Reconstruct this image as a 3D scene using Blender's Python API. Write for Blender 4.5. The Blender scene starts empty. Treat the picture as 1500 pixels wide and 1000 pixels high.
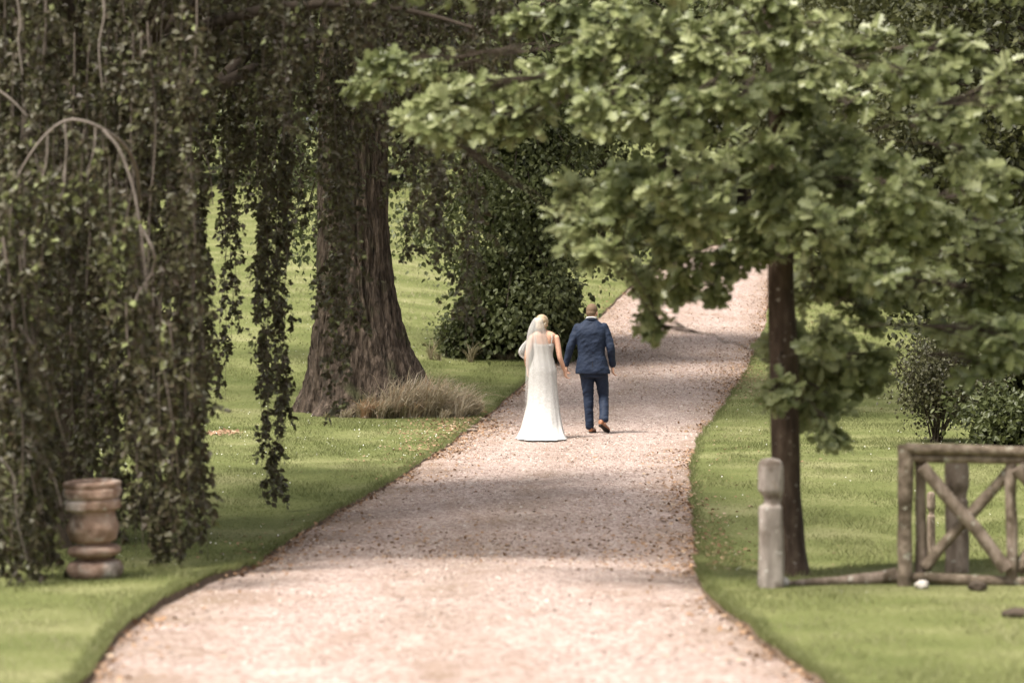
import bpy, math, random
import numpy as np
from mathutils import Vector, Matrix, Euler

random.seed(7)
R = np.random.default_rng(7)
scene = bpy.context.scene
col = scene.collection

# ------------------------------------------------------------------ camera
CAM_H = 2.4
FPX = 5625.0            # focal length in photograph pixels (135 mm on 36 mm, 1500 px wide)
cam_d = bpy.data.cameras.new('camera')
cam_d.lens = 135
cam_d.sensor_width = 36
cam_d.shift_y = -110 / 1500
cam_d.clip_start = 0.5
cam_d.clip_end = 5000
cam_d.dof.use_dof = True
cam_d.dof.focus_distance = 54.0
cam_d.dof.aperture_fstop = 2.3
cam = bpy.data.objects.new('camera', cam_d)
cam.location = (0, 0, CAM_H)
cam.rotation_euler = (math.pi / 2, 0, 0)
col.objects.link(cam)
scene.camera = cam

# ------------------------------------------------------------------ world, sun, exposure
SUN_ELEV = math.radians(63)
SUN_AZ = math.radians(-128)     # compass-like angle from +Y towards +X: the sun stands to the left, a little behind the camera
world = bpy.data.worlds.new('World')
scene.world = world
world.use_nodes = True
wn = world.node_tree
bg = wn.nodes['Background']
sky = wn.nodes.new('ShaderNodeTexSky')
sky.sky_type = 'NISHITA'
sky.sun_disc = False
sky.sun_elevation = SUN_ELEV
sky.sun_rotation = SUN_AZ
sky.dust_density = 4.0
sky.air_density = 1.0
hsv = wn.nodes.new('ShaderNodeHueSaturation')
hsv.inputs['Saturation'].default_value = 0.06      # thin cloud: a nearly white sky
wn.links.new(sky.outputs[0], hsv.inputs['Color'])
wn.links.new(hsv.outputs[0], bg.inputs['Color'])
bg.inputs['Strength'].default_value = 0.105

sun_d = bpy.data.lights.new('sun', 'SUN')
sun_d.energy = 3.8
sun_d.angle = math.radians(15)
sun_d.color = (1.0, 0.935, 0.83)
sun = bpy.data.objects.new('sun', sun_d)
sdir = Vector((math.sin(SUN_AZ) * math.cos(SUN_ELEV), math.cos(SUN_AZ) * math.cos(SUN_ELEV), math.sin(SUN_ELEV)))
sun.rotation_euler = sdir.to_track_quat('Z', 'Y').to_euler()
sun.location = (0, 0, 40)
col.objects.link(sun)

scene.view_settings.view_transform = 'Standard'
scene.view_settings.look = 'None'
scene.view_settings.gamma = 1
scene.view_settings.use_curve_mapping = False
scene.view_settings.exposure = 1.33
scene.render.engine = 'CYCLES'
scene.cycles.use_denoising = True
scene.cycles.max_bounces = 8
scene.cycles.diffuse_bounces = 4
scene.cycles.transmission_bounces = 6
scene.cycles.transparent_max_bounces = 12
scene.cycles.caustics_reflective = False
scene.cycles.caustics_refractive = False

# ------------------------------------------------------------------ helpers
def tag(o, label=None, cat=None, group=None, kind=None):
    if label: o['label'] = label
    if cat: o['category'] = cat
    if group: o['group'] = group
    if kind: o['kind'] = kind
    return o

def empty(name, loc, rz=0.0):
    o = bpy.data.objects.new(name, None)
    o.location = loc
    o.rotation_euler = (0, 0, rz)
    col.objects.link(o)
    return o

def add(name, me, parent=None, world_geo=True):
    o = bpy.data.objects.new(name, me)
    col.objects.link(o)
    if parent is not None:
        o.parent = parent
        if world_geo:
            o.matrix_parent_inverse = parent.matrix_basis.inverted()
    return o

class MB:
    """collects vertices and faces (all numpy) and builds one mesh"""
    def __init__(s):
        s.v = []; s.f = []; s.n = 0; s.a = []; s.m = []
    def add(s, v, f, rnd=None, mi=0):
        v = np.asarray(v, dtype=np.float32).reshape(-1, 3)
        f = np.asarray(f, dtype=np.int64)
        s.v.append(v); s.f.append(f + s.n); s.n += len(v)
        s.a.append(np.full(len(f), 0.5, np.float32) if rnd is None else np.broadcast_to(np.asarray(rnd, np.float32), (len(f),)).copy())
        s.m.append(np.full(len(f), mi, np.int32))
        return s
    def mesh(s, name, mats, smooth=True):
        me = bpy.data.meshes.new(name)
        v = np.concatenate(s.v)
        lens = np.concatenate([np.full(len(f), f.shape[1], np.int32) for f in s.f])
        li = np.concatenate([f.ravel() for f in s.f]).astype(np.int32)
        me.vertices.add(len(v)); me.vertices.foreach_set('co', v.ravel())
        me.loops.add(len(li)); me.loops.foreach_set('vertex_index', li)
        me.polygons.add(len(lens))
        starts = np.zeros(len(lens), np.int32); starts[1:] = np.cumsum(lens)[:-1]
        me.polygons.foreach_set('loop_start', starts)
        me.polygons.foreach_set('use_smooth', np.full(len(lens), smooth, dtype=bool))
        me.polygons.foreach_set('material_index', np.concatenate(s.m))
        at = me.attributes.new('rnd', 'FLOAT', 'FACE')
        at.data.foreach_set('value', np.concatenate(s.a))
        for m in (mats if isinstance(mats, (list, tuple)) else [mats]):
            me.materials.append(m)
        me.update(calc_edges=True)
        me.validate()
        return me
    def build(s, name, mats, parent=None, smooth=True):
        return add(name, s.mesh(name, mats, smooth), parent)

def grid_faces(nr, nc, wrap=False):
    r = np.arange(nr - 1)[:, None]; c = np.arange(nc if wrap else nc - 1)[None, :]
    c2 = (c + 1) % nc
    a = r * nc + c; b = r * nc + c2; d = (r + 1) * nc + c2; e = (r + 1) * nc + c
    return np.stack([a, b, d, e], -1).reshape(-1, 4)

def nrm(v):
    return v / np.maximum(np.linalg.norm(v, axis=-1, keepdims=True), 1e-9)

def tube(mb, pts, rad, ns=6, cap=True, rnd=None, mi=0, ry=None, up=None):
    """tapered tube along pts; ry: second radius; up: reference vector for the first radius' plane"""
    p = np.asarray(pts, float); n = len(p)
    rad = np.broadcast_to(np.asarray(rad, float), (n,))
    ry_ = rad if ry is None else np.broadcast_to(np.asarray(ry, float), (n,))
    t = nrm(np.gradient(p, axis=0))
    ref = np.array([0.31, 0.95, 0.05]) if up is None else np.asarray(up, float)
    u = np.cross(t, ref)
    bad = np.linalg.norm(u, axis=1) < 1e-3
    u[bad] = np.cross(t[bad], np.array([1.0, 0.1, 0.2]))
    u = nrm(u); w = np.cross(t, u)
    a = np.arange(ns) * 2 * math.pi / ns
    ring = (p[:, None, :] + u[:, None, :] * (np.cos(a)[None, :, None] * rad[:, None, None])
            + w[:, None, :] * (np.sin(a)[None, :, None] * ry_[:, None, None]))
    v = ring.reshape(-1, 3); f = grid_faces(n, ns, True)
    mb.add(v, f[:, ::-1], rnd, mi)
    if cap:
        b = mb.n
        for k, o in ((0, 1), (n - 1, -1)):
            c = p[k]
            idx = np.arange(ns)
            vv = np.vstack([ring[k], c[None]])
            ff = np.stack([idx, (idx + 1) % ns, np.full(ns, ns)], -1)
            mb.add(vv, ff if o == 1 else ff[:, ::-1], rnd, mi)
    return mb

def vnoise(x, y, seed=0):
    """smooth value noise, vectorised"""
    x = np.asarray(x, float); y = np.asarray(y, float)
    xi = np.floor(x).astype(np.int64); yi = np.floor(y).astype(np.int64)
    fx = x - xi; fy = y - yi
    fx = fx * fx * (3 - 2 * fx); fy = fy * fy * (3 - 2 * fy)
    def h(a, b):
        k = (a * 374761393 + b * 668265263 + seed * 974711) & 0x7fffffff
        k = ((k ^ (k >> 13)) * 1274126177) & 0x7fffffff
        return ((k ^ (k >> 16)) & 0xffff) / 65535.0
    return (h(xi, yi) * (1 - fx) + h(xi + 1, yi) * fx) * (1 - fy) + (h(xi, yi + 1) * (1 - fx) + h(xi + 1, yi + 1) * fx) * fy

def fnoise(x, y, seed=0, oct=3):
    s = 0; a = 0.5
    for k in range(oct):
        s = s + a * (vnoise(x * 2 ** k, y * 2 ** k, seed + k) * 2 - 1); a *= 0.5
    return s

def sst(a, b, x):
    t = np.clip((np.asarray(x, float) - a) / (b - a), 0, 1)
    return t * t * (3 - 2 * t)

def bez(a, b, c, n):
    t = np.linspace(0, 1, n)[:, None]
    a, b, c = (np.asarray(q, float) for q in (a, b, c))
    return (1 - t) ** 2 * a + 2 * t * (1 - t) * b + t * t * c

def spline(pts, n):
    """Catmull-Rom through pts"""
    p = np.asarray(pts, float)
    p = np.vstack([2 * p[0] - p[1], p, 2 * p[-1] - p[-2]])
    m = len(p) - 3
    out = []
    for q in np.linspace(0, m - 1e-6, n):
        i = int(q); t = q - i
        a, b, c, d = p[i:i + 4]
        out.append(0.5 * ((2 * b) + (c - a) * t + (2 * a - 5 * b + 4 * c - d) * t * t + (3 * b - a - 3 * c + d) * t ** 3))
    return np.array(out)

def P(px, py, d):
    """the point at distance d that stands at photograph pixel (px, py)"""
    return np.array([(px - 750) / FPX * d, d, CAM_H - (py - 390) / FPX * d])

# ------------------------------------------------------------------ materials
def new_mat(name):
    m = bpy.data.materials.new(name)
    m.use_nodes = True
    nt = m.node_tree
    return m, nt, nt.nodes, nt.links, nt.nodes['Principled BSDF']

def ramp(nd, stops):
    r = nd.new('ShaderNodeValToRGB')
    e = r.color_ramp.elements
    while len(e) < len(stops): e.new(0.5)
    for k, (p, c) in enumerate(stops):
        e[k].position = p; e[k].color = (*c, 1)
    return r

def leaf_mat(name, cols, trans=0.35, rough=0.5, spec=0.35):
    m, nt, nd, ln, bs = new_mat(name)
    at = nd.new('ShaderNodeAttribute'); at.attribute_name = 'rnd'
    n = len(cols)
    r = ramp(nd, [(k / (n - 1), c) for k, c in enumerate(cols)])
    ln.new(at.outputs['Fac'], r.inputs[0])
    ln.new(r.outputs[0], bs.inputs['Base Color'])
    bs.inputs['Roughness'].default_value = rough
    bs.inputs['Specular IOR Level'].default_value = spec
    tr = nd.new('ShaderNodeBsdfTranslucent')
    g = nd.new('ShaderNodeGamma'); g.inputs[1].default_value = 0.85
    ln.new(r.outputs[0], g.inputs[0]); ln.new(g.outputs[0], tr.inputs['Color'])
    mx = nd.new('ShaderNodeMixShader'); mx.inputs[0].default_value = trans
    ln.new(bs.outputs[0], mx.inputs[1]); ln.new(tr.outputs[0], mx.inputs[2])
    ln.new(mx.outputs[0], nd['Material Output'].inputs['Surface'])
    return m

def noise_mat(name, cols, scale=8.0, rough=0.85, bump=0.3, stretch=(1, 1, 1), detail=8, bscale=None, dist=0.02, spec=0.3, spots=None):
    m, nt, nd, ln, bs = new_mat(name)
    tc = nd.new('ShaderNodeTexCoord')
    mp = nd.new('ShaderNodeMapping'); mp.inputs['Scale'].default_value = stretch
    ln.new(tc.outputs['Object'], mp.inputs[0])
    nz = nd.new('ShaderNodeTexNoise'); nz.inputs['Scale'].default_value = scale; nz.inputs['Detail'].default_value = detail
    nz.inputs['Roughness'].default_value = 0.65
    ln.new(mp.outputs[0], nz.inputs['Vector'])
    n = len(cols)
    r = ramp(nd, [(0.3 + 0.4 * k / (n - 1), c) for k, c in enumerate(cols)])
    ln.new(nz.outputs[0], r.inputs[0])
    src = r.outputs[0]
    if spots:
        for sc, lo, hi, c in spots:
            n2 = nd.new('ShaderNodeTexNoise'); n2.inputs['Scale'].default_value = sc; n2.inputs['Detail'].default_value = 5
            ln.new(tc.outputs['Object'], n2.inputs['Vector'])
            mr = nd.new('ShaderNodeMapRange'); mr.inputs[1].default_value = lo; mr.inputs[2].default_value = hi
            ln.new(n2.outputs[0], mr.inputs[0])
            mx = nd.new('ShaderNodeMix'); mx.data_type = 'RGBA'
            ln.new(mr.outputs[0], mx.inputs[0]); ln.new(src, mx.inputs[6]); mx.inputs[7].default_value = (*c, 1)
            src = mx.outputs[2]
    ln.new(src, bs.inputs['Base Color'])
    bs.inputs['Roughness'].default_value = rough
    bs.inputs['Specular IOR Level'].default_value = spec
    if bump:
        nb = nd.new('ShaderNodeTexNoise'); nb.inputs['Scale'].default_value = bscale or scale * 2; nb.inputs['Detail'].default_value = 8
        ln.new(mp.outputs[0], nb.inputs['Vector'])
        b = nd.new('ShaderNodeBump'); b.inputs['Strength'].default_value = bump; b.inputs['Distance'].default_value = dist
        ln.new(nb.outputs[0], b.inputs['Height']); ln.new(b.outputs[0], bs.inputs['Normal'])
    return m

M = {}
M['beech'] = leaf_mat('beech_leaf', [(0.040, 0.027, 0.017), (0.056, 0.044, 0.024), (0.058, 0.056, 0.025), (0.082, 0.072, 0.040), (0.18, 0.20, 0.075)], 0.28)
M['oak'] = leaf_mat('oak_leaf', [(0.076, 0.094, 0.029), (0.160, 0.182, 0.070), (0.26, 0.28, 0.128), (0.375, 0.392, 0.215)], 0.36, 0.42, 0.5)
M['lime'] = leaf_mat('lime_leaf', [(0.045, 0.055, 0.018), (0.085, 0.098, 0.036), (0.145, 0.155, 0.07)], 0.28)
M['bush'] = leaf_mat('bush_leaf', [(0.035, 0.042, 0.013), (0.06, 0.07, 0.022), (0.085, 0.095, 0.035)], 0.28)
M['wood_leaf'] = leaf_mat('woodland_leaf', [(0.032, 0.034, 0.012), (0.055, 0.058, 0.02), (0.085, 0.085, 0.03)], 0.28)  # shade of the wood is put into this dark leaf colour
M['maple'] = leaf_mat('maple_leaf', [(0.03, 0.027, 0.014), (0.05, 0.048, 0.02), (0.08, 0.08, 0.035)], 0.3)
M['grass'] = leaf_mat('grass_blade', [(0.074, 0.088, 0.026), (0.130, 0.142, 0.050), (0.195, 0.198, 0.088), (0.29, 0.265, 0.155)], 0.3, 0.6, 0.2)
M['dry_grass'] = leaf_mat('dry_grass', [(0.13, 0.12, 0.05), (0.28, 0.23, 0.14), (0.46, 0.40, 0.31), (0.38, 0.23, 0.13)], 0.25, 0.7, 0.2)
M['petal'] = leaf_mat('petal', [(0.75, 0.73, 0.68), (0.8, 0.78, 0.74)], 0.2)
M['litter'] = leaf_mat('fallen_leaf', [(0.08, 0.048, 0.028), (0.17, 0.095, 0.052), (0.26, 0.155, 0.09), (0.36, 0.27, 0.19)], 0.1, 0.8)
M['pebble'] = leaf_mat('pebble', [(0.12, 0.085, 0.07), (0.26, 0.195, 0.165), (0.36, 0.29, 0.255), (0.50, 0.45, 0.41)], 0.0, 0.85)
M['fine_twig'] = noise_mat('fine_twig', [(0.06, 0.046, 0.037), (0.15, 0.12, 0.10)], 12, 0.9, 0.2)
M['twig'] = noise_mat('beech_twig', [(0.10, 0.082, 0.07), (0.24, 0.20, 0.175)], 12, 0.9, 0.2)
M['dark_bark'] = noise_mat('dark_bark', [(0.028, 0.02, 0.014), (0.07, 0.052, 0.038)], 9, 0.9, 0.5, (1, 1, 0.25))
M['oak_bark'] = noise_mat('oak_bark', [(0.018, 0.011, 0.007), (0.050, 0.032, 0.021), (0.10, 0.072, 0.052)], 14, 0.9, 0.8, (1, 1, 0.28), spots=[(26, 0.64, 0.72, (0.25, 0.22, 0.19))])
M['old_bark'] = noise_mat('old_bark', [(0.012, 0.008, 0.005), (0.062, 0.044, 0.032), (0.145, 0.108, 0.082)], 14, 0.95, 1.0, (1, 1, 0.26), dist=0.12, bscale=17, spots=[(2.5, 0.58, 0.72, (0.055, 0.055, 0.025))])
M['weathered'] = noise_mat('weathered_wood', [(0.07, 0.05, 0.036), (0.19, 0.145, 0.112), (0.31, 0.25, 0.205)], 14, 0.9, 0.9, (1, 1, 0.3), spots=[(5, 0.54, 0.68, (0.075, 0.055, 0.035)), (15, 0.63, 0.69, (0.34, 0.31, 0.26))])
M['pole'] = noise_mat('pole_wood', [(0.06, 0.044, 0.03), (0.155, 0.118, 0.086), (0.27, 0.215, 0.165)], 13, 0.9, 0.9, spots=[(4, 0.52, 0.66, (0.065, 0.048, 0.03)), (16, 0.62, 0.68, (0.30, 0.28, 0.22))])
M['post'] = noise_mat('grey_post', [(0.11, 0.09, 0.075), (0.24, 0.205, 0.18), (0.38, 0.335, 0.30)], 9, 0.9, 0.5, (1, 1, 0.3), spots=[(5, 0.53, 0.64, (0.10, 0.075, 0.058)), (6.5, 0.66, 0.72, (0.18, 0.115, 0.055)), (11, 0.63, 0.68, (0.48, 0.46, 0.42))])
M['terracotta'] = noise_mat('weathered_terracotta', [(0.13, 0.075, 0.05), (0.27, 0.18, 0.135), (0.38, 0.29, 0.235)], 7, 0.9, 0.7, spots=[(3.4, 0.52, 0.64, (0.42, 0.36, 0.32)), (4.2, 0.55, 0.66, (0.085, 0.055, 0.038)), (13, 0.62, 0.70, (0.34, 0.32, 0.27))])
M['stone'] = noise_mat('pale_stone', [(0.35, 0.31, 0.27), (0.55, 0.51, 0.47)], 9, 0.9, 0.4)
M['soil'] = noise_mat('soil_edge', [(0.035, 0.024, 0.016), (0.10, 0.068, 0.045), (0.17, 0.12, 0.08)], 18, 0.95, 0.6)

def ground_mats():
    # lawn: patches of darker and paler turf
    m, nt, nd, ln, bs = new_mat('lawn_turf')
    tc = nd.new('ShaderNodeTexCoord')
    a = nd.new('ShaderNodeTexNoise'); a.inputs['Scale'].default_value = 0.7; a.inputs['Detail'].default_value = 6
    b = nd.new('ShaderNodeTexNoise'); b.inputs['Scale'].default_value = 25; b.inputs['Detail'].default_value = 6
    ln.new(tc.outputs['Object'], a.inputs['Vector']); ln.new(tc.outputs['Object'], b.inputs['Vector'])
    mx = nd.new('ShaderNodeMath'); mx.operation = 'MULTIPLY_ADD'; mx.inputs[1].default_value = 0.6
    sc = nd.new('ShaderNodeMath'); sc.operation = 'MULTIPLY'; sc.inputs[1].default_value = 0.4
    ln.new(b.outputs[0], sc.inputs[0]); ln.new(a.outputs[0], mx.inputs[0]); ln.new(sc.outputs[0], mx.inputs[2])
    r = ramp(nd, [(0.33, (0.062, 0.074, 0.022)), (0.5, (0.105, 0.116, 0.04)), (0.66, (0.19, 0.185, 0.09))])
    ln.new(mx.outputs[0], r.inputs[0]); ln.new(r.outputs[0], bs.inputs['Base Color'])
    bs.inputs['Roughness'].default_value = 0.95; bs.inputs['Specular IOR Level'].default_value = 0.1
    bp = nd.new('ShaderNodeBump'); bp.inputs['Strength'].default_value = 0.8; bp.inputs['Distance'].default_value = 0.03
    ln.new(b.outputs[0], bp.inputs['Height']); ln.new(bp.outputs[0], bs.inputs['Normal'])
    M['lawn'] = m
    # gravel: pinkish grit with worn lanes, moss and brown stain patches
    m, nt, nd, ln, bs = new_mat('gravel')
    tc = nd.new('ShaderNodeTexCoord')
    v = nd.new('ShaderNodeTexVoronoi'); v.inputs['Scale'].default_value = 34
    ln.new(tc.outputs['Object'], v.inputs['Vector'])
    bw = nd.new('ShaderNodeSeparateColor'); ln.new(v.outputs['Color'], bw.inputs[0])
    r = ramp(nd, [(0.0, (0.145, 0.102, 0.088)), (0.3, (0.235, 0.172, 0.150)), (0.6, (0.305, 0.236, 0.210)), (1.0, (0.43, 0.36, 0.335))])
    ln.new(bw.outputs[0], r.inputs[0])
    big = nd.new('ShaderNodeTexNoise'); big.inputs['Scale'].default_value = 0.9; big.inputs['Detail'].default_value = 7; big.inputs['Roughness'].default_value = 0.7
    mp = nd.new('ShaderNodeMapping'); mp.inputs['Scale'].default_value = (1.6, 0.45, 1)
    ln.new(tc.outputs['Object'], mp.inputs[0]); ln.new(mp.outputs[0], big.inputs['Vector'])
    mr = nd.new('ShaderNodeMapRange'); mr.inputs[1].default_value = 0.52; mr.inputs[2].default_value = 0.72; mr.inputs[4].default_value = 0.7
    ln.new(big.outputs[0], mr.inputs[0])
    mx = nd.new('ShaderNodeMix'); mx.data_type = 'RGBA'
    ln.new(mr.outputs[0], mx.inputs[0]); ln.new(r.outputs[0], mx.inputs[6]); mx.inputs[7].default_value = (0.17, 0.11, 0.075, 1)
    b2 = nd.new('ShaderNodeTexNoise'); b2.inputs['Scale'].default_value = 2.2; b2.inputs['Detail'].default_value = 6
    ln.new(mp.outputs[0], b2.inputs['Vector'])
    mr2 = nd.new('ShaderNodeMapRange'); mr2.inputs[1].default_value = 0.58; mr2.inputs[2].default_value = 0.72; mr2.inputs[4].default_value = 0.6
    ln.new(b2.outputs[0], mr2.inputs[0])
    mx2 = nd.new('ShaderNodeMix'); mx2.data_type = 'RGBA'
    ln.new(mr2.outputs[0], mx2.inputs[0]); ln.new(mx.outputs[2], mx2.inputs[6]); mx2.inputs[7].default_value = (0.39, 0.33, 0.297, 1)
    at = nd.new('ShaderNodeAttribute'); at.attribute_name = 'across'
    lane = ramp(nd, [(0.0, (1, 1, 1)), (0.10, (0.75,) * 3), (0.24, (0.08,) * 3), (0.36, (0.12,) * 3), (0.5, (0.65,) * 3), (0.64, (0.12,) * 3), (0.78, (0.08,) * 3), (0.92, (0.75,) * 3), (1.0, (1, 1, 1))])
    ln.new(at.outputs['Fac'], lane.inputs[0])
    n3 = nd.new('ShaderNodeTexNoise'); n3.inputs['Scale'].default_value = 1.1; n3.inputs['Detail'].default_value = 9; n3.inputs['Roughness'].default_value = 0.75
    ln.new(tc.outputs['Object'], n3.inputs['Vector'])
    m3 = nd.new('ShaderNodeMapRange'); m3.inputs[1].default_value = 0.36; m3.inputs[2].default_value = 0.66
    ln.new(n3.outputs[0], m3.inputs[0])
    mm = nd.new('ShaderNodeMath'); mm.operation = 'MULTIPLY'
    ln.new(lane.outputs[0], mm.inputs[0]); ln.new(m3.outputs[0], mm.inputs[1])
    mx3 = nd.new('ShaderNodeMix'); mx3.data_type = 'RGBA'
    ln.new(mm.outputs[0], mx3.inputs[0]); ln.new(mx2.outputs[2], mx3.inputs[6]); mx3.inputs[7].default_value = (0.15, 0.105, 0.07, 1)
    ln.new(mx3.outputs[2], bs.inputs['Base Color'])
    bs.inputs['Roughness'].default_value = 0.95; bs.inputs['Specular IOR Level'].default_value = 0.105
    bp = nd.new('ShaderNodeBump'); bp.inputs['Strength'].default_value = 0.7; bp.inputs['Distance'].default_value = 0.015
    ln.new(v.outputs['Distance'], bp.inputs['Height']); ln.new(bp.outputs[0], bs.inputs['Normal'])
    M['gravel'] = m
ground_mats()

# ------------------------------------------------------------------ terrain
XC = np.array([(0, -0.3), (30, -0.27), (40, 0.0), (54, 0.9), (66, 2.0), (77, 3.35), (106, 5.6), (130, 10), (200, 26), (1500, 300)])
def H(x, d):
    x = np.asarray(x, float); d = np.asarray(d, float)
    lat0 = np.abs(x - np.interp(d, XC[:, 0], XC[:, 1]))
    z = -(0.20 + 0.12 * sst(1.6, 2.4, lat0)) * sst(0, 6.0 - 1.8 * sst(1.6, 2.4, lat0), d - 29.4 - 0.9 * fnoise(x * 0.55 + 2, x * 0 + 4, 19, 2)) * (1 - sst(36, 47, d))
    t = np.clip((d - 50) / 12, 0, 1)
    rise = 0.05 * 12 * t * t / 2 + 0.05 * np.clip(d - 62, 0, 70) + 0.03 * np.clip(d - 132, 0, 300)
    lat = x - np.interp(d, XC[:, 0], XC[:, 1])
    fac = 1 + 0.42 * sst(1.5, 9, -lat) - 0.5 * sst(1.8, 8, lat)
    z = z + rise * fac
    z = z + 0.05 * fnoise(x * 0.35 + 7, d * 0.35, 3, 2) * sst(1.2, 3.5, np.abs(lat))
    return z

def HP(x, d):       # the gravel lies lower than the lawn before the crest
    return H(x, d) - 0.022 * (1 - sst(30.5, 34, d))
EDGES_KNOWN = False
def ground_px(px, py):
    """where the view through photograph pixel (px, py) meets the terrain"""
    prev = None
    for d in np.arange(12, 260, 0.05):
        p = P(px, py, d)
        if p[2] <= H(p[0], d) + (LAWN_UP if EDGES_KNOWN and on_lawn(p[0], d) else 0):
            return p[0], d
    return p[0], d

LE = [(60, 1075), (120, 1000), (168, 935), (230, 883), (300, 850), (350, 838), (385, 822), (430, 790), (490, 755), (590, 700), (672, 640), (730, 595), (770, 560), (860, 484), (905, 438), (945, 403), (985, 381), (1012, 371)]
RE = [(1290, 1080), (1200, 1000), (1110, 930), (1045, 880), (1030, 852), (1024, 800), (1016, 750), (1012, 700), (1024, 645), (1052, 608), (1086, 560), (1106, 520), (1121, 480), (1130, 430), (1136, 400), (1140, 380)]
def edge_table(e):
    t = sorted((d, x) for x, d in (ground_px(*q) for q in e))
    a = np.array(t)
    return a
LT = edge_table(LE); RT = edge_table(RE)
def xl(d):
    d = np.asarray(d, float)
    far = np.interp(d, XC[:, 0], XC[:, 1])
    w = np.interp(d, LT[:, 0], LT[:, 1])
    lst = LT[-1]
    w = np.where(d > lst[0], lst[1] + (far - np.interp(lst[0], XC[:, 0], XC[:, 1])), w)
    w = np.where(d < LT[0, 0], LT[0, 1] - (LT[0, 0] - d) * 0.12, w)
    return w + 0.045 * fnoise(d * 1.3, d * 0 + 3, 11, 3)
def xr(d):
    d = np.asarray(d, float)
    far = np.interp(d, XC[:, 0], XC[:, 1])
    w = np.interp(d, RT[:, 0], RT[:, 1])
    lst = RT[-1]
    w = np.where(d > lst[0], lst[1] + (far - np.interp(lst[0], XC[:, 0], XC[:, 1])), w)
    w = np.where(d < RT[0, 0], RT[0, 1] + (RT[0, 0] - d) * 0.12, w)
    return w + 0.05 * fnoise(d * 1.1, d * 0 + 9, 17, 3)

rows = np.concatenate([np.arange(4, 26, 0.5), np.arange(26, 70, 0.12), np.arange(70, 130, 0.4), np.arange(130, 260, 3)])
off = np.array([0, 0.04, 0.12, 0.3, 0.6, 1, 1.5, 2.1, 2.8, 3.6, 4.6, 6, 8, 10, 13, 17, 23, 32, 50, 80])
LAWN_UP = 0.055
def lawn(side):
    e = xl(rows) if side < 0 else xr(rows)
    jit = 0.012 * fnoise(rows * 6, rows * 0, 23, 2)
    X = e[:, None] + side * off[None, :] + jit[:, None]
    D = np.repeat(rows[:, None], len(off), 1)
    Z = H(X, D) + LAWN_UP * np.minimum(1, 0.75 + 5 * off[None, :])
    # the cut edge: two more columns going down to the gravel
    xe = np.stack([e - side * 0.035, e - side * 0.01], 1)
    ze = np.stack([HP(e, rows) - 0.03, H(e, rows) + LAWN_UP * 0.35], 1)
    X = np.concatenate([xe, X], 1); Z = np.concatenate([ze, Z], 1); D = np.concatenate([D[:, :2], D], 1)
    v = np.stack([X, D, Z], -1).reshape(-1, 3)
    f = grid_faces(len(rows), X.shape[1])
    c = np.tile(np.arange(X.shape[1] - 1), len(rows) - 1)
    if side < 0: f = f[:, ::-1]
    mb = MB()
    mb.add(v, f)
    mb.m = [np.where(c < 2, 1, 0).astype(np.int32)]
    o = mb.build('lawn', [M['lawn'], M['soil']])
    return tag(o, kind='structure')
lawn(-1); lawn(1)
mb = MB()
tt = np.linspace(0, 1, 22)
e0 = xl(rows) - 0.1; e1 = xr(rows) + 0.1
X = e0[:, None] + (e1 - e0)[:, None] * tt[None, :]
D = np.repeat(rows[:, None], 22, 1)
Z = HP(X, D) + 0.02 * (1 - (2 * tt[None, :] - 1) ** 2) + 0.012 * fnoise(X * 1.5, D * 0.8, 31, 2)
mb.add(np.stack([X, D, Z], -1).reshape(-1, 3), grid_faces(len(rows), 22))
path_o = mb.build('path', M['gravel'])
tag(path_o, kind='structure')
ac = path_o.data.attributes.new('across', 'FLOAT', 'POINT')
ac.data.foreach_set('value', np.tile(tt, len(rows)).astype(np.float32))
mb = MB()
gx = np.concatenate([-np.geomspace(1500, 4, 26), np.geomspace(4, 1500, 26)])
gd = np.concatenate([[-400, -100, -20], np.geomspace(4, 2500, 60)])
D, X = np.meshgrid(gd, gx, indexing='ij')
mb.add(np.stack([X, D, H(np.clip(X, -200, 200), np.maximum(D, 0)) - 0.45], -1).reshape(-1, 3), grid_faces(len(gd), len(gx)))
tag(mb.build('ground', M['lawn']), kind='structure')

EDGES_KNOWN = True
def zl(x, d):       # top of the lawn
    return H(x, d) + LAWN_UP
def on_lawn(x, d):
    return (x < xl(d)) | (x > xr(d))

# ------------------------------------------------------------------ leaves
def frames(dirs, normals):
    """dirs: leaf axis, normals: rough upper side -> N x 3 x 3 with columns (across, along, normal)"""
    y = nrm(dirs)
    x = np.cross(y, normals)
    bad = np.linalg.norm(x, axis=1) < 1e-3
    x[bad] = np.cross(y[bad], np.array([0.3, 0.5, 0.8]))
    x = nrm(x); z = np.cross(x, y)
    return np.stack([x, y, z], -1)

def leaf_mass(mb, tv, tf, pos, fr, size, rnd, mi=0):
    tv = np.asarray(tv, float); tf = np.asarray(tf)
    n = len(pos); k = len(tv)
    v = np.einsum('nij,kj->nki', fr, tv) * size[:, None, None] + pos[:, None, :]
    f = tf[None] + (np.arange(n) * k)[:, None, None]
    mb.add(v.reshape(-1, 3), f.reshape(-1, tf.shape[1]), np.repeat(rnd, len(tf)), mi)

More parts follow.
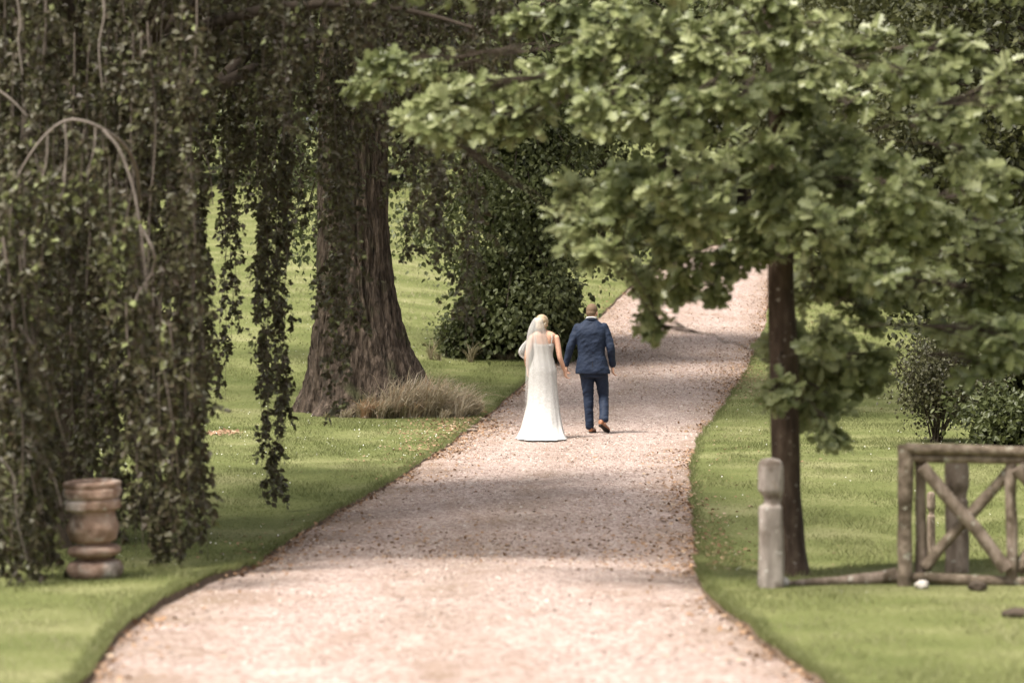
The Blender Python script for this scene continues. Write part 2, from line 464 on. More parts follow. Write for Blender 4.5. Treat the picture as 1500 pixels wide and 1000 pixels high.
# templates (unit length along y, stem at the origin)
OVATE_V = [(0, 0, 0), (-0.33, 0.32, 0.05), (-0.24, 0.72, 0.03), (0, 1, -0.08), (0.24, 0.72, 0.03), (0.33, 0.32, 0.05)]
OVATE_F = np.array([(0, 2, 1), (0, 3, 2), (0, 4, 3), (0, 5, 4)])
DIAM_V = [(0, 0, 0), (-0.36, 0.45, 0.06), (0, 1, -0.05), (0.36, 0.45, 0.06)]
DIAM_F = np.array([(0, 2, 1), (0, 3, 2)])
_h = [(0.04, 0.10), (0.16, 0.20), (0.07, 0.30), (0.27, 0.42), (0.10, 0.52), (0.34, 0.66), (0.15, 0.76), (0.24, 0.90), (0.09, 0.99)]
def oak_template():
    v = [(0, 0, 0)]
    mid = [(0, 0.3, -0.03), (0, 0.6, -0.03), (0, 1.0, -0.10)]
    v += mid                                     # 1..3
    L = [(-x, y, 0.25 * x - 0.10 * y * y) for x, y in _h]
    Rr = [(x, y, 0.25 * x - 0.10 * y * y) for x, y in _h]
    v += L + Rr
    n = len(_h)
    f = []
    for b, flip in ((4, False), (4 + n, True)):
        sp = [0] + [1] * 3 + [2] * 3 + [3] * 2
        t = [(0, b, 1)]
        for k in range(n - 1):
            c = 1 if k < 3 else 2
            if k == 3: t.append((1, b + 3, 2))
            t.append((c, b + k, b + k + 1))
        t.append((2, b + n - 1, 3))
        for q in t:
            f.append(q[::-1] if flip else q)
    return v, np.array(f)
OAK_V, OAK_F = oak_template()

def rand_dirs(n):
    return nrm(R.normal(size=(n, 3)))

# ------------------------------------------------------------------ young oak by the path
def make_oak():
    D0 = 30.2
    bx, bd = ground_px(1157, 843)
    D0 = bd
    root = empty('young_oak_tree', (bx, bd, H(bx, bd)))
    tag(root, 'young oak with slim brown trunk standing just behind the grey notched post', 'tree')
    tp = [P(1157, 852, D0), P(1157, 843, D0), P(1154, 800, D0), P(1151, 700, D0), P(1149, 550, D0), P(1144, 400, D0), P(1146, 250, D0), P(1140, 100, D0), P(1132, 0, D0), P(1122, -250, D0), P(1135, -600, D0), P(1125, -900, D0)]
    wd = np.array([84, 62, 50, 43, 42, 39, 37, 33, 30, 24, 14, 5]) / 2 / FPX * D0
    tr = spline(tp, 70)
    rr = np.interp(np.linspace(0, 1, 70), np.linspace(0, 1, len(wd)), wd)
    mb = MB()
    ns = 18
    tube(mb, tr, rr, ns)
    v = mb.v[0].reshape(-1, ns, 3)
    c = tr[:, None, :]
    th = np.arange(ns)[None, :] * 1.0
    dd = 1 + 0.10 * fnoise(th * 1.1 + 0 * v[..., 2], v[..., 2] * 2.2, 41, 3)
    mb.v[0] = (c + (v - c) * dd[..., None]).reshape(-1, 3).astype(np.float32)
    mb.build('trunk', M['oak_bark'], root)
    trz = tr[:, 2]
    def at_h(z):
        return np.array([np.interp(z, trz, tr[:, k]) for k in range(3)])
    # sprays: px, py, rx, ry, depth offset
    S = []
    def sp(lst, r=(48, 34), dj=1.6):
        for q in lst:
            S.append((q[0], q[1], q[2] if len(q) > 2 else r[0], q[3] if len(q) > 3 else r[1], D0 + (q[4] if len(q) > 4 else R.uniform(-dj, dj))))
    # left arm
    sp([(562, 92, 34, 20), (540, 128, 30, 15), (615, 112, 40, 20), (650, 150, 46, 22), (705, 135, 44, 22), (690, 185, 42, 20), (640, 195, 30, 16), (760, 130, 48, 26), (770, 175, 40, 22), (820, 120, 48, 28), (615, 175, 28, 18)], dj=0.9)
    # upper middle
    sp([(860, 90), (900, 50), (955, 45), (1010, 70), (985, 120), (930, 110), (1050, 50), (850, 20), (770, 30, 40, 26), (1035, 100), (880, 160), (955, 175), (1010, 170)])
    # around the stem and right of it
    sp([(1085, 150), (1150, 150), (1190, 110), (1235, 150), (1255, 80), (1400, 80), (1385, 175), (1180, 40), (1330, 120), (1490, 130), (1430, 230)])
    # bright middle mass
    sp([(935, 260), (890, 295), (985, 275), (1035, 245), (1010, 320), (865, 335), (960, 320), (1050, 300), (1085, 225), (840, 285, 32, 24), (905, 360, 40, 24), (875, 378, 26, 16)], dj=1.2)
    sp([(1165, 195), (1220, 220), (1275, 240), (1245, 275), (1195, 260), (1320, 280), (1370, 320), (1160, 270), (1300, 320), (1225, 305)], dj=1.2)
    # right lower
    sp([(1330, 355), (1400, 370), (1450, 340), (1485, 400), (1425, 430), (1350, 420), (1285, 395), (1245, 360), (1475, 490), (1420, 490), (1195, 335), (1500, 330), (1440, 280), (1500, 450), (1450, 540, 34, 24), (1300, 430, 34, 22)])
    # low clump by the stem
    sp([(1155, 500, 34, 28), (1205, 490, 34, 22), (1215, 535, 46, 30), (1258, 555, 36, 26), (1160, 555, 34, 26), (1205, 590, 40, 26), (1140, 575, 20, 18), (1215, 635, 26, 18), (1170, 610, 22, 16), (1275, 530, 26, 18)], dj=0.7)
    # in front of and beside the stem
    sp([(1140, 225, 40, 30, -1.0), (1150, 270, 40, 28, -0.9), (1135, 310, 40, 24, -0.8), (1175, 345, 36, 24, -0.6), (1110, 330, 36, 22, -0.4), (1200, 395, 40, 26, 0.5), (1235, 425, 36, 24, 0.6), (1185, 430, 26, 22, 0.8), (1265, 460, 24, 18, 0.4), (1150, 130, 40, 30, -0.8), (1130, 60, 36, 26, -0.8), (1130, 15, 36, 22, -0.8)])
    # hanging over the drive
    sp([(1000, 385, 34, 20), (965, 430, 22, 22), (1000, 420, 22, 18), (1062, 392, 28, 16), (958, 478, 15, 16), (1085, 350, 36, 22), (985, 360, 30, 16), (1108, 372, 26, 16), (1075, 370, 24, 12), (945, 400, 14, 14), (1040, 425, 12, 10)], dj=0.5)
    # crown above the picture
    for k in range(46):
        S.append((1130 + R.uniform(-520, 560), -40 - abs(R.normal(0, 300)), 75, 50, D0 + R.uniform(-2.6, 2.6)))
    br = MB(); LP = []; LD = []; LN = []; LS = []
    nodes = [(*tr[i], rr[i] * 0.55) for i in range(70) if tr[i, 2] > H(bx, bd) + 1.7]
    S.sort(key=lambda q: math.hypot((q[0] - 1146) * 1.0, (q[4] - D0) * 187) + 0.2 * abs(q[1] - 250))
    for (px, py, rx, ry, d) in S:
        rx *= 0.74; ry *= 0.70
        c = P(px, py, d)
        k = d / FPX
        hor = math.hypot(c[0] - bx, c[1] - bd)
        nd_ = np.array(nodes)
        dv = c[None] - nd_[:, :3]
        dist = np.linalg.norm(dv, axis=1)
        nh = np.hypot(nd_[:, 0] - bx, nd_[:, 1] - bd)
        cost = dist + 1.2 * np.maximum(0, nh - hor * 0.85) + 0.8 * np.maximum(0, -dv[:, 2] - 0.25) + np.where(nd_[:, 3] < 0.004, 5, 0) + np.where(dist < 0.12, 1, 0)
        bi = int(np.argmin(cost)); a = nd_[bi, :3]
        midp = (a + c) / 2 + np.array([0, 0, 0.16 * dist[bi] * R.uniform(0.3, 1.0)]) + R.normal(0, 0.05, 3)
        limb = bez(a, midp, c, 14)
        limb[1:-1] += R.normal(0, 0.014, (12, 3))
        r0 = min(nd_[bi, 3] * 0.7, 0.006 + 0.009 * dist[bi])
        rl = np.linspace(r0, 0.004, 14)
        tube(br, limb, rl, 6)
        for q_ in range(3, 13): nodes.append((*limb[q_], rl[q_]))
        nt = int(9 + 26 * (rx * ry) / (48 * 34)) if py > -40 else 18
        q = R.normal(size=(nt, 3)); q = q / np.maximum(1, np.linalg.norm(q, axis=1, keepdims=True) / 1.25) * R.choice([0.4, 0.6, 0.8, 0.95, 1.1, 1.35], (nt, 1))
        ends = c + q * np.array([rx * k, rx * k * 0.9, ry * k]) 
        for e in ends:
            s = limb[int(R.integers(8, 14))]
            tw = bez(s, (s + e) / 2 + R.normal(0, 0.03, 3) + np.array([0, 0, 0.04]), e, 5)
            tube(br, tw, np.linspace(0.006, 0.0025, 5), 3, cap=False)
            ax = nrm((e - s)[None])[0]
            nl = int(R.integers(4, 14))
            dirs = nrm(ax * 0.55 + rand_dirs(nl) * np.array([1, 1, 0.55]) + np.array([0, 0, -0.12]))
            t = np.where(R.random(nl) < 0.7, 1.0, R.uniform(0.45, 0.95, nl))
            base = e[None] * t[:, None] + tw[2][None] * (1 - t[:, None])
            LP.append(base + R.normal(0, 0.012, (nl, 3))); LD.append(dirs)
            LN.append(nrm(np.array([-0.25, -0.45, 0.75]) + 0.5 * nrm((e - c)[None]) + R.normal(0, 0.55, (nl, 3))))
            LS.append(R.uniform(0.07, 0.165, nl))
    LP = np.concatenate(LP); LD = np.concatenate(LD); LN = np.concatenate(LN); LS = np.concatenate(LS)
    fr = frames(LD, LN); rnd = np.clip(R.normal(0.45, 0.2, len(LP)) + 0.5 * fnoise(LP[:, 0] * 2.2, LP[:, 2] * 2.2 + LP[:, 1], 29, 2), 0, 1)
    br.build('branches', M['dark_bark'], root)
    # the 300 leaves that show largest are leaves of their own
    px = 750 + LP[:, 0] / LP[:, 1] * FPX; py = 390 - (LP[:, 2] - CAM_H) / LP[:, 1] * FPX
    vis = (px > 20) & (px < 1480) & (py > 15) & (py < 700)
    facing = np.abs(np.einsum('ni,ni->n', fr[:, :, 2], nrm(LP - np.array([0, 0, CAM_H]))))
    score = np.where(vis, LS / LP[:, 1] * (0.4 + facing), 0) * (1 + 0.05 * (D0 - LP[:, 1]))
    pick = np.argsort(-score)[:300]
    keep = np.ones(len(LP), bool); keep[pick] = False
    cr = MB(); leaf_mass(cr, OAK_V, OAK_F, LP[keep], fr[keep], LS[keep], rnd[keep])
    crown = cr.build('crown', M['oak'], root, smooth=False)
    tag(crown, kind='stuff')
    lm = []
    for g in range(5):
        b = MB(); b.add(OAK_V, OAK_F, 0.2 + 0.15 * g); lm.append(b.mesh('leaf', M['oak'], False))
    inv = root.matrix_basis.inverted()
    for i in pick:
        o = bpy.data.objects.new('leaf', lm[min(4, int(rnd[i] * 5))])
        mw = Matrix(((*(fr[i, 0] * LS[i]), LP[i, 0]), (*(fr[i, 1] * LS[i]), LP[i, 1]), (*(fr[i, 2] * LS[i]), LP[i, 2]), (0, 0, 0, 1)))
        o.matrix_basis = mw
        o.parent = root; o.matrix_parent_inverse = inv
        col.objects.link(o)
make_oak()

# ------------------------------------------------------------------ weeping beech
def make_beech():
    tx, td = -4.35, 36.5
    base = np.array([tx, td, H(tx, td)])
    root = empty('weeping_beech_tree', base)
    tag(root, 'weeping beech with dark leafy strands hanging down like a curtain behind the terracotta urn', 'tree')
    mb = MB()
    tr = spline([base + (0, 0, -0.2), base + (0, 0, 0.1), base + (0.05, 0.1, 1.2), base + (0.25, 0, 2.8), base + (0.5, -0.2, 4.2), base + (0.5, 0, 6.5), base + (0.3, 0.2, 9.5)], 40)
    tube(mb, tr, np.interp(np.linspace(0, 1, 40), [0, 0.05, 0.2, 0.6, 1], [0.62, 0.46, 0.36, 0.27, 0.06]), 16)
    mb.build('trunk', M['dark_bark'], root)
    br = MB(); tw = MB()
    LP = []; LD = []; LN = []; LS = []; LR = []
    def strand(px, y0, y1, d, width=0.09, dens=1.0, thick=0.006, drift=0.0, size=(0.05, 0.085), pale=0.0):
        """one hanging twig with its leaves; px, y0..y1: where it hangs"""
        a = P(px, y0, d); b = P(px + drift, y1, d + R.uniform(-0.2, 0.2))
        if d < 30.4 and y1 > 690 and 75 < px + drift < 200: y1 = 690 - R.uniform(0, 80); b = P(px + drift * 0.6, y1, d)
        L = a[2] - b[2]
        if L < 0.05: return
        n = max(6, int(L / 0.14))
        t = np.linspace(0, 1, n)
        p = a[None] * (1 - t[:, None]) + b[None] * t[:, None]
        p[:, 0] += 0.10 * fnoise(t * L * 0.9 + R.uniform(0, 50), t * 0, 5, 2) * sst(0, 0.2, t)
        p[:, 1] += 0.10 * fnoise(t * L * 0.9 + R.uniform(0, 50), t * 0, 6, 2) * sst(0, 0.2, t)
        tube(tw, p, np.linspace(thick, 0.002, n), 4, cap=False)
        # laterals that hang from the strand
        nl = max(2, int(L / 0.13 * dens))
        for _ in range(nl):
            s = R.uniform(0.03, 1.0); q = np.array([np.interp(s, t, p[:, k]) for k in range(3)])
            ln_ = R.uniform(0.10, 0.30) * (0.5 + 0.8 * (1 - s) + 0.3)
            o = R.normal(0, width, 2)
            e = q + np.array([o[0], o[1], -ln_])
            lt = bez(q, q + np.array([o[0] * 0.9, o[1] * 0.9, 0.01]), e, 5)
            tube(tw, lt[::2], np.linspace(0.003, 0.0012, 3), 3, cap=False)
            k = max(5, int(ln_ / 0.012))
            u = R.random(k)
            LPk = np.stack([np.interp(u, np.linspace(0, 1, 5), lt[:, c]) for c in range(3)], 1) + R.normal(0, 0.008, (k, 3))
            LP.append(LPk)
            LD.append(nrm(np.array([0, 0, -0.75]) + rand_dirs(k) * 0.9))
            LN.append(rand_dirs(k) + np.array([0, -0.25, 0.35]))
            LS.append(R.uniform(size[0], size[1], k))
            rr = np.clip(R.normal(0.42, 0.2, k), 0, 0.80); hi = R.random(k) < (0.07 + pale); rr[hi] = R.uniform(0.85, 1.0, hi.sum())
            LR.append(rr)
    U = R.uniform
    # the near curtain round the urn
    for k in range(52):
        x = U(-70, 300)
        d = U(30.2, 33.5)
        if x < 95: bot = U(770, 868)
        elif x < 185: bot = U(690, 835); d = U(31.0, 33.5)
        else: bot = U(760, 850) if x < 285 else U(690, 760)
        top = U(-160, 60) if R.random() < 0.5 else U(60, 480)
        strand(x, top, bot, d, 0.11, 1.0, U(0.005, 0.010), U(-22, 22))
    # the outer skirt at the picture's edge, with its grey twigs
    for k in range(18):
        x = U(-60, 75); strand(x, U(330, 520), U(800, 878), U(28.0, 30.0), 0.09, 1.0, U(0.008, 0.014), U(10, 70), pale=0.02)
    for x in (205, 225, 245, 258, 268): strand(x - 20, U(380, 470), U(780, 850), U(29.8, 30.6), 0.07, 1.0, 0.011, 22)
    # the free strands in front of the lawn
    for (x, y0, y1, n, w, d) in [(398, -100, 735, 5, 0.075, 39), (410, 200, 738, 3, 0.05, 39), (384, 250, 640, 2, 0.06, 40), (300, -80, 560, 4, 0.09, 37), (336, -100, 590, 4, 0.075, 40), (352, 0, 330, 3, 0.10, 41), (286, 200, 700, 5, 0.07, 36), (278, 300, 770, 5, 0.07, 35), (430, -60, 300, 3, 0.09, 42), (262, -60, 640, 5, 0.08, 38)]:
        for k in range(n):
            strand(x + U(-9, 9), y0 + U(-40, 60), y1 - abs(R.normal(0, 90)), d + U(-1, 1), w, 0.9, 0.006, U(-12, 12))
    # thinner strands in front of the old trunk and towards the drive
    for (x, y0, y1, n) in [(480, -80, 470, 3), (497, -80, 640, 4), (520, -90, 320, 6), (545, -90, 270, 6), (570, -90, 240, 5), (602, -90, 420, 4), (632, -90, 400, 4), (655, -90, 450, 4), (690, -90, 500, 3), (505, 350, 640, 2), (450, -80, 330, 4), (715, -90, 330, 4), (745, -90, 190, 4)]:
        for k in range(n):
            strand(x + U(-18, 18), y0 + U(-40, 120), y1 - abs(R.normal(0, 90)), U(36, 43), 0.12, 0.9, 0.005, U(-14, 14), pale=0.03)
    # the dense upper part
    for k in range(150):
        x = U(-80, 600) if R.random() < 0.85 else U(600, 760)
        strand(x, U(-320, -60), U(100, 310) - (60 if x > 290 else 0) - (70 if x > 440 else 0), U(32, 44), 0.15, 1.0, 0.006, U(-20, 20))
    # deep interior behind the curtain
    for k in range(44):
        x = U(-80, 240); strand(x, U(-100, 200), U(520, 760), U(34, 39), 0.16, 0.9, 0.006, U(-20, 20))
    # the arched grey branch
    d = 28.6
    def bow(pts, r0, r1, n=26):
        p = spline([P(x, y, d + dz) for x, y, dz in pts], n); b_ = MB(); tube(b_, p, np.linspace(r0, r1, n), 8); b_.build('branch', M['twig'], root); return p
    bow([(205, 300, 2.5), (200, 250, 1.2), (186, 218, 0.4), (165, 198, 0.1), (130, 180, 0), (95, 177, 0), (60, 205, 0), (30, 250, 0), (8, 300, 0.1), (-15, 350, 0.2)], 0.017, 0.005)
    bow([(150, 190, 0), (175, 220, 0), (195, 275, 0), (205, 330, 0), (212, 385, 0), (216, 440, 0), (235, 520, 0), (250, 600, 0), (262, 700, 0.3)], 0.013, 0.004, 34)
    bow([(205, 330, 0), (225, 370, 0), (222, 400, 0.1), (200, 435, 0.1), (190, 480, 0)], 0.013, 0.004)
    for (x, y, x1, y1) in [(95, 180, 92, 265), (70, 198, 58, 275), (96, 240, 84, 305), (140, 187, 128, 250)]:
        bow([(x, y, 0), ((x + x1) / 2 + 4, (y + y1) / 2, 0), (x1, y1, 0)], 0.010, 0.004, 10)
    for x, y0, y1 in [(8, 260, 335), (40, 250, 330), (66, 230, 335), (90, 240, 330), (112, 240, 335), (135, 230, 320), (160, 230, 420), (185, 260, 440), (170, 320, 470), (200, 380, 520), (230, 430, 650), (215, 450, 620), (20, 250, 350), (52, 225, 345), (80, 200, 320), (103, 185, 300), (125, 185, 330), (150, 195, 380), (175, 215, 420), (193, 280, 470), (208, 330, 560), (60, 240, 420), (30, 270, 440), (222, 440, 700)]:
        strand(x, y0, y1, d + U(-0.2, 0.2), 0.05, 0.7, 0.005, 0, (0.05, 0.085), pale=0.32 if y1 < 500 else 0.1)
    # grey twigs seen through the curtain
    for (pts) in [[(22, -20, 1), (30, 30, 1), (27, 60, 1), (33, 110, 1)], [(148, -20, 1), (153, 20, 1), (145, 70, 1), (150, 130, 1)], [(-10, 128, 0.5), (15, 145, 0.5), (40, 170, 0.5)],
                  [(240, 160, 8), (242, 250, 8), (250, 290, 8), (258, 320, 8), (262, 400, 8)], [(285, 200, 8), (305, 240, 8), (312, 300, 8)],
                  [(2, 440, 0.2), (18, 500, 0.2), (30, 580, 0.2), (40, 640, 0.1), (75, 690, 0), (90, 740, 0)], [(30, 480, 0), (55, 520, 0), (80, 600, 0.2), (100, 660, 0.3)], [(0, 670, -0.3), (20, 700, -0.3), (25, 760, -0.3), (40, 820, -0.3)]]:
        bow(pts, 0.012, 0.005, 16)
    # limbs: from the trunk up and over, and out to the strands
    dk = MB()
    for k in range(34):
        a = tr[int(U(16, 36))]
        e = P(U(-150, 760), U(-330, 60), U(31, 44))
        m = (a + e) / 2 + np.array([0, 0, U(0.6, 1.8)])
        tube(dk, bez(a, m, e, 14), np.linspace(0.09, 0.012, 14), 7)
    for a, b, c in [((190, 330, 37), (215, 285, 37), (262, 170, 36)), ((262, 330, 39), (258, 290, 39), (250, 200, 38))]:
        tube(dk, bez(P(*a), P(*b), P(*c), 12), np.linspace(0.10, 0.08, 12), 9)
    # the dome over everything
    for k in range(300):
        v = rand_dirs(1)[0]; v[2] = abs(v[2])
        c = np.array([tx + 0.1, td - 0.3, 6.6]) + v * np.array([4.3, 5.6, 4.2]) * U(0.75, 1.0)
        if c[1] < 29.5: continue
        n = 90
        LP.append(c + R.normal(0, 1, (n, 3)) * np.array([0.36, 0.36, 0.28])); LD.append(nrm(np.array([0, 0, -0.6]) + rand_dirs(n)))
        LN.append(rand_dirs(n) * 0.6 + np.array([0, 0, 0.7])); LS.append(U(0.08, 0.13, n)); LR.append(np.clip(R.normal(0.42, 0.2, n), 0, 0.8))
    dk.build('limbs', M['dark_bark'], root)
    tag(tw.build('twigs', M['fine_twig'], root), kind='stuff')
    pos = np.concatenate(LP); fr = frames(np.concatenate(LD), np.concatenate(LN)); sz = np.concatenate(LS)
    cr = MB(); big = sz > 0.0
    leaf_mass(cr, DIAM_V, DIAM_F, pos, fr, sz, np.concatenate(LR))
    tag(cr.build('crown', M['beech'], root, smooth=False), kind='stuff')
    print('beech leaves', len(pos))
make_beech()

# ------------------------------------------------------------------ spray foliage shared by the other broadleaf trees
def foliage(mb_l, mb_b, anchors, n_leaf, spread, size, droop=0.5, start=None, rad=0.02, base_rnd=0.45, template='ovate', ctrl_up=0.8):
    """for each anchor point: a limb from start(anchor) and a clump of leaves hung on short twigs"""
    LP = []; LD = []; LN = []; LS = []
    for c in anchors:
        c = np.asarray(c, float)
        if start is not None and mb_b is not None:
            a = start(c)
            m = (a + c) / 2 + np.array([0, 0, ctrl_up * R.uniform(0.4, 1.1)])
            tube(mb_b, bez(a, m, c, 10), np.linspace(rad, 0.006, 10), 5, cap=False)
        n = int(n_leaf)
        q = R.normal(0, 1, (n, 3)) * spread
        q[:, 2] -= np.abs(R.normal(0, 1, n)) * spread[2] * droop
        LP.append(c + q)
        LD.append(nrm(np.array([0, 0, -droop]) + rand_dirs(n) + 0.4 * nrm(q)))
        LN.append(np.array([0, -0.1, 0.8]) + rand_dirs(n) * 0.7)
        LS.append(R.uniform(size[0], size[1], n))
    pos = np.concatenate(LP)
    fr = frames(np.concatenate(LD), np.concatenate(LN))
    tv, tf = (OVATE_V, OVATE_F) if template == 'ovate' else (DIAM_V, DIAM_F)
    leaf_mass(mb_l, tv, tf, pos, fr, np.concatenate(LS), np.clip(R.normal(base_rnd, 0.24, len(pos)), 0, 1))

# ------------------------------------------------------------------ the old tree with the flared foot
def make_old_tree():
    cx, cd = ground_px(530, 603)
    k = cd / FPX
    zb = H(cx, cd)
    root = empty('old_tree', (cx, cd, zb))
    tag(root, 'massive old tree with furrowed brown bark and a wide flared foot beside the drive', 'tree')
    # half widths left / right of the axis by photograph row
    ys = np.array([640, 612, 600, 585, 565, 540, 510, 470, 420, 350, 250, 100, 0, -300, -800])
    l = np.array([128, 112, 104, 95, 86, 79, 71, 63, 57, 52, 50, 48, 47, 42, 26]) * k - 0.02
    r = np.array([205, 172, 150, 124, 106, 91, 76, 63, 55, 50, 48, 46, 45, 40, 24]) * k - 0.02
    axis = np.array([530, 530, 530, 530, 529, 528, 526, 524, 521, 519, 518, 518, 518, 518, 518])
    ax = (axis - 530) * k
    z = CAM_H - (ys - 390) * k
    n = 150; ns = 160
    zz = np.concatenate([np.linspace(z[0], z[7], 70), np.linspace(z[7], z[-1], n - 70 + 1)[1:]])
    th = np.arange(ns) * 2 * math.pi / ns
    L = np.interp(zz, z, l)[:, None]; Rr = np.interp(zz, z, r)[:, None]; A = np.interp(zz, z, ax)[:, None]
    w = 0.5 + 0.5 * np.cos(th)[None, :]
    rad = L * (1 - w) + Rr * w
    hgt = np.clip((zz - zb) / 1.6, 0, 1)[:, None]
    root_l = (1 - hgt) ** 1.6
    lob = 0.5 + 0.5 * np.cos(th[None, :] * 6 + 0.5 * np.sin(zz[:, None] * 2) * np.sin(th[None, :])) 
    rad = rad * (1 - 0.24 * root_l * (1 - lob))
    tz = np.repeat(zz[:, None], ns, 1); tt_ = np.repeat(th[None, :], n, 0)
    cxn = np.cos(tt_) * 6.5; cyn = np.sin(tt_) * 6.5
    ridg = 1 - np.abs(fnoise(cxn * 2.2 + cyn * 1.1, tz * 1.5 + cyn * 2.0, 51, 3)) * 2.2
    rad = rad + 0.11 * ridg - 0.06 + 0.03 * fnoise(cxn * 5, tz * 3 + cyn * 5, 57, 2)
    X = cx + A + rad * np.cos(tt_); Y = cd + rad * 0.9 * np.sin(tt_); Z = tz
    mb = MB(); mb.add(np.stack([X, Y, Z], -1).reshape(-1, 3), grid_faces(n, ns, True))
    mb.build('trunk', M['old_bark'], root)
    lf = MB(); bm_ = MB()
    top = np.array([cx, cd, 0.0])
    def st(c):
        return np.array([cx, cd, np.clip(c[2] + 1.0, 5.5, 13)])
    an = [P(px, py, d) for px, py, d in [(440, 240, 62), (455, 300, 62), (440, 340, 62), (462, 200, 62), (430, 150, 63), (470, 120, 63), (330, 60, 66), (380, 120, 66), (290, 180, 67), (270, 110, 67), (600, 80, 66), (620, 200, 66), (600, 20, 65), (640, 140, 65), (400, 40, 65), (450, 30, 64), (350, 200, 68), (230, 60, 66), (310, 20, 65), (690, 60, 66), (720, 130, 66), (500, 20, 61), (560, 30, 61)]]
    foliage(lf, bm_, an, 330, np.array([0.36, 0.45, 0.42]), (0.075, 0.12), 0.5, st, 0.035)
    an = []
    for q in range(130):
        v = rand_dirs(1)[0]; v[2] = abs(v[2]) - 0.15
        an.append(np.array([cx, cd, 9.5]) + v * np.array([6.0, 5.5, 8]) * R.uniform(0.6, 1.0))
    foliage(lf, bm_, an, 130, np.array([0.6, 0.6, 0.4]), (0.14, 0.22), 0.4, st, 0.06, template='diam')
    bm_.build('branches', M['dark_bark'], root)
    tag(lf.build('crown', M['lime'], root, smooth=False), kind='stuff')
    return cx, cd, zb
OT = make_old_tree()

# ------------------------------------------------------------------ the lime behind the bride, with bushy growth at its foot
def make_lime():
    cx, cd = ground_px(755, 524)
    cd += 1.2; cx = (765 - 750) / FPX * cd
    zb = H(cx, cd); k = cd / FPX
    root = empty('lime_tree', (cx, cd, zb))
    tag(root, 'drooping lime tree with leafy sprays down to bushy growth at its foot behind the bride', 'tree')
    mb = MB()
    tr = spline([(cx, cd, zb - 0.3), (cx, cd, zb + 0.3), (cx + 0.05, cd, zb + 2.5), (cx + 0.1, cd, zb + 6), (cx, cd, zb + 12)], 30)
    tube(mb, tr, np.linspace(0.42, 0.10, 30), 14)
    mb.build('trunk', M['dark_bark'], root)
    lf = MB(); bm_ = MB()
    def st(c):
        zz = np.clip(c[2] + 0.8, zb + 1.6, zb + 10)
        return np.array([cx, cd, zz])
    pts = [(640, 200), (660, 250), (620, 260), (690, 200), (720, 240), (700, 290), (640, 320), (600, 330), (740, 290), (680, 340), (720, 350), (760, 340), (790, 360), (740, 395), (700, 390), (770, 410), (800, 400), (820, 370), (835, 345), (860, 325), (815, 425), (780, 440), (740, 440), (710, 430), (790, 300), (830, 290), (760, 250), (800, 220), (840, 230), (870, 270), (670, 370), (900, 340), (690, 150), (750, 160), (820, 150), (880, 180), (970, 335)]
    an = [P(px + R.uniform(-12, 12), py + R.uniform(-10, 10), cd - 2.1 + R.uniform(-1.2, 1.2)) for px, py in pts]
    foliage(lf, bm_, an, 260, np.array([0.26, 0.34, 0.26]), (0.07, 0.12), 0.8, st, 0.022)
    an = []
    for q in range(110):
        v = rand_dirs(1)[0]; v[2] = abs(v[2]) - 0.1
        an.append(np.array([cx, cd, zb + 5.5]) + v * np.array([4.2, 4.2, 7]) * R.uniform(0.6, 1.0))
    foliage(lf, bm_, an, 120, np.array([0.5, 0.5, 0.4]), (0.13, 0.2), 0.5, st, 0.05, template='diam')
    bm_.build('branches', M['dark_bark'], root)
    tag(lf.build('crown', M['lime'], root, smooth=False), kind='stuff')
    # basal shoots
    lb = MB(); sb = MB(); an = []
    for q in range(95):
        px = R.uniform(662, 836); t = (px - 748) / 88
        top = 400 + 60 * abs(t) ** 2 + (40 if px < 690 else 0)
        py = R.uniform(top, 512)
        if px > 780 and py < 440: pass
        an.append(P(px, py, cd - 1.15 + R.uniform(-0.5, 1.0)))
    for q in range(95):
        py = R.uniform(120, 430); an.append(P(R.normal(765, 34 + 0.02 * py), py, cd - 0.7 + R.uniform(-0.5, 0.7)))
    for a in an[:70]:
        b0 = np.array([np.clip(cx + R.normal(-0.1, 0.4), cx - 0.9, cx + 0.5), cd - 0.8 + R.normal(0, 0.3), zb - 0.05])
        tube(sb, bez(b0, (b0 + a) / 2 + np.array([0, 0, 0.2]), a, 7), np.linspace(0.012, 0.004, 7), 4, cap=False)
    foliage(lb, None, an, 120, np.array([0.17, 0.2, 0.15]), (0.10, 0.17), 0.7)
    tag(lb.build('basal_foliage', M['bush'], root, smooth=False), kind='stuff')
    sb.build('basal_shoots', M['dark_bark'], root)
    return cx, cd, zb
LIME = make_lime()

# ------------------------------------------------------------------ the wood behind
def wood_tree_mesh(seed, h, rx, low):
    global R
    R = np.random.default_rng(seed)
    lf = MB(); b = MB()
    tube(b, spline([(0, 0, -0.4), (0.05, 0, 1.5), (-0.1, 0.1, h * 0.45), (0.1, 0, h * 0.9)], 20), np.linspace(0.34, 0.05, 20), 10)
    an = []
    for q in range(150):
        v = rand_dirs(1)[0]
        an.append(np.array([0, 0, low + (h - low) / 2]) + v * np.array([rx, rx, (h - low) / 2]) * R.uniform(0.55, 1.0))
    def st(c): return np.array([0, 0, np.clip(c[2] - 0.3 * math.hypot(c[0], c[1]), 1.2, h * 0.88)])
    foliage(lf, b, an, 150, np.array([0.55, 0.55, 0.42]), (0.13, 0.24), 0.4, st, 0.05, template='diam', ctrl_up=0.5)
    return b.mesh('trunk', M['dark_bark']), lf.mesh('crown', M['wood_leaf'], False)
WM = [wood_tree_mesh(101, 13, 3.6, 1.6), wood_tree_mesh(102, 15, 4.2, 2.4), wood_tree_mesh(103, 11, 3.4, 0.9), wood_tree_mesh(104, 8, 3.0, 0.3)]
R = np.random.default_rng(77)
spots = []
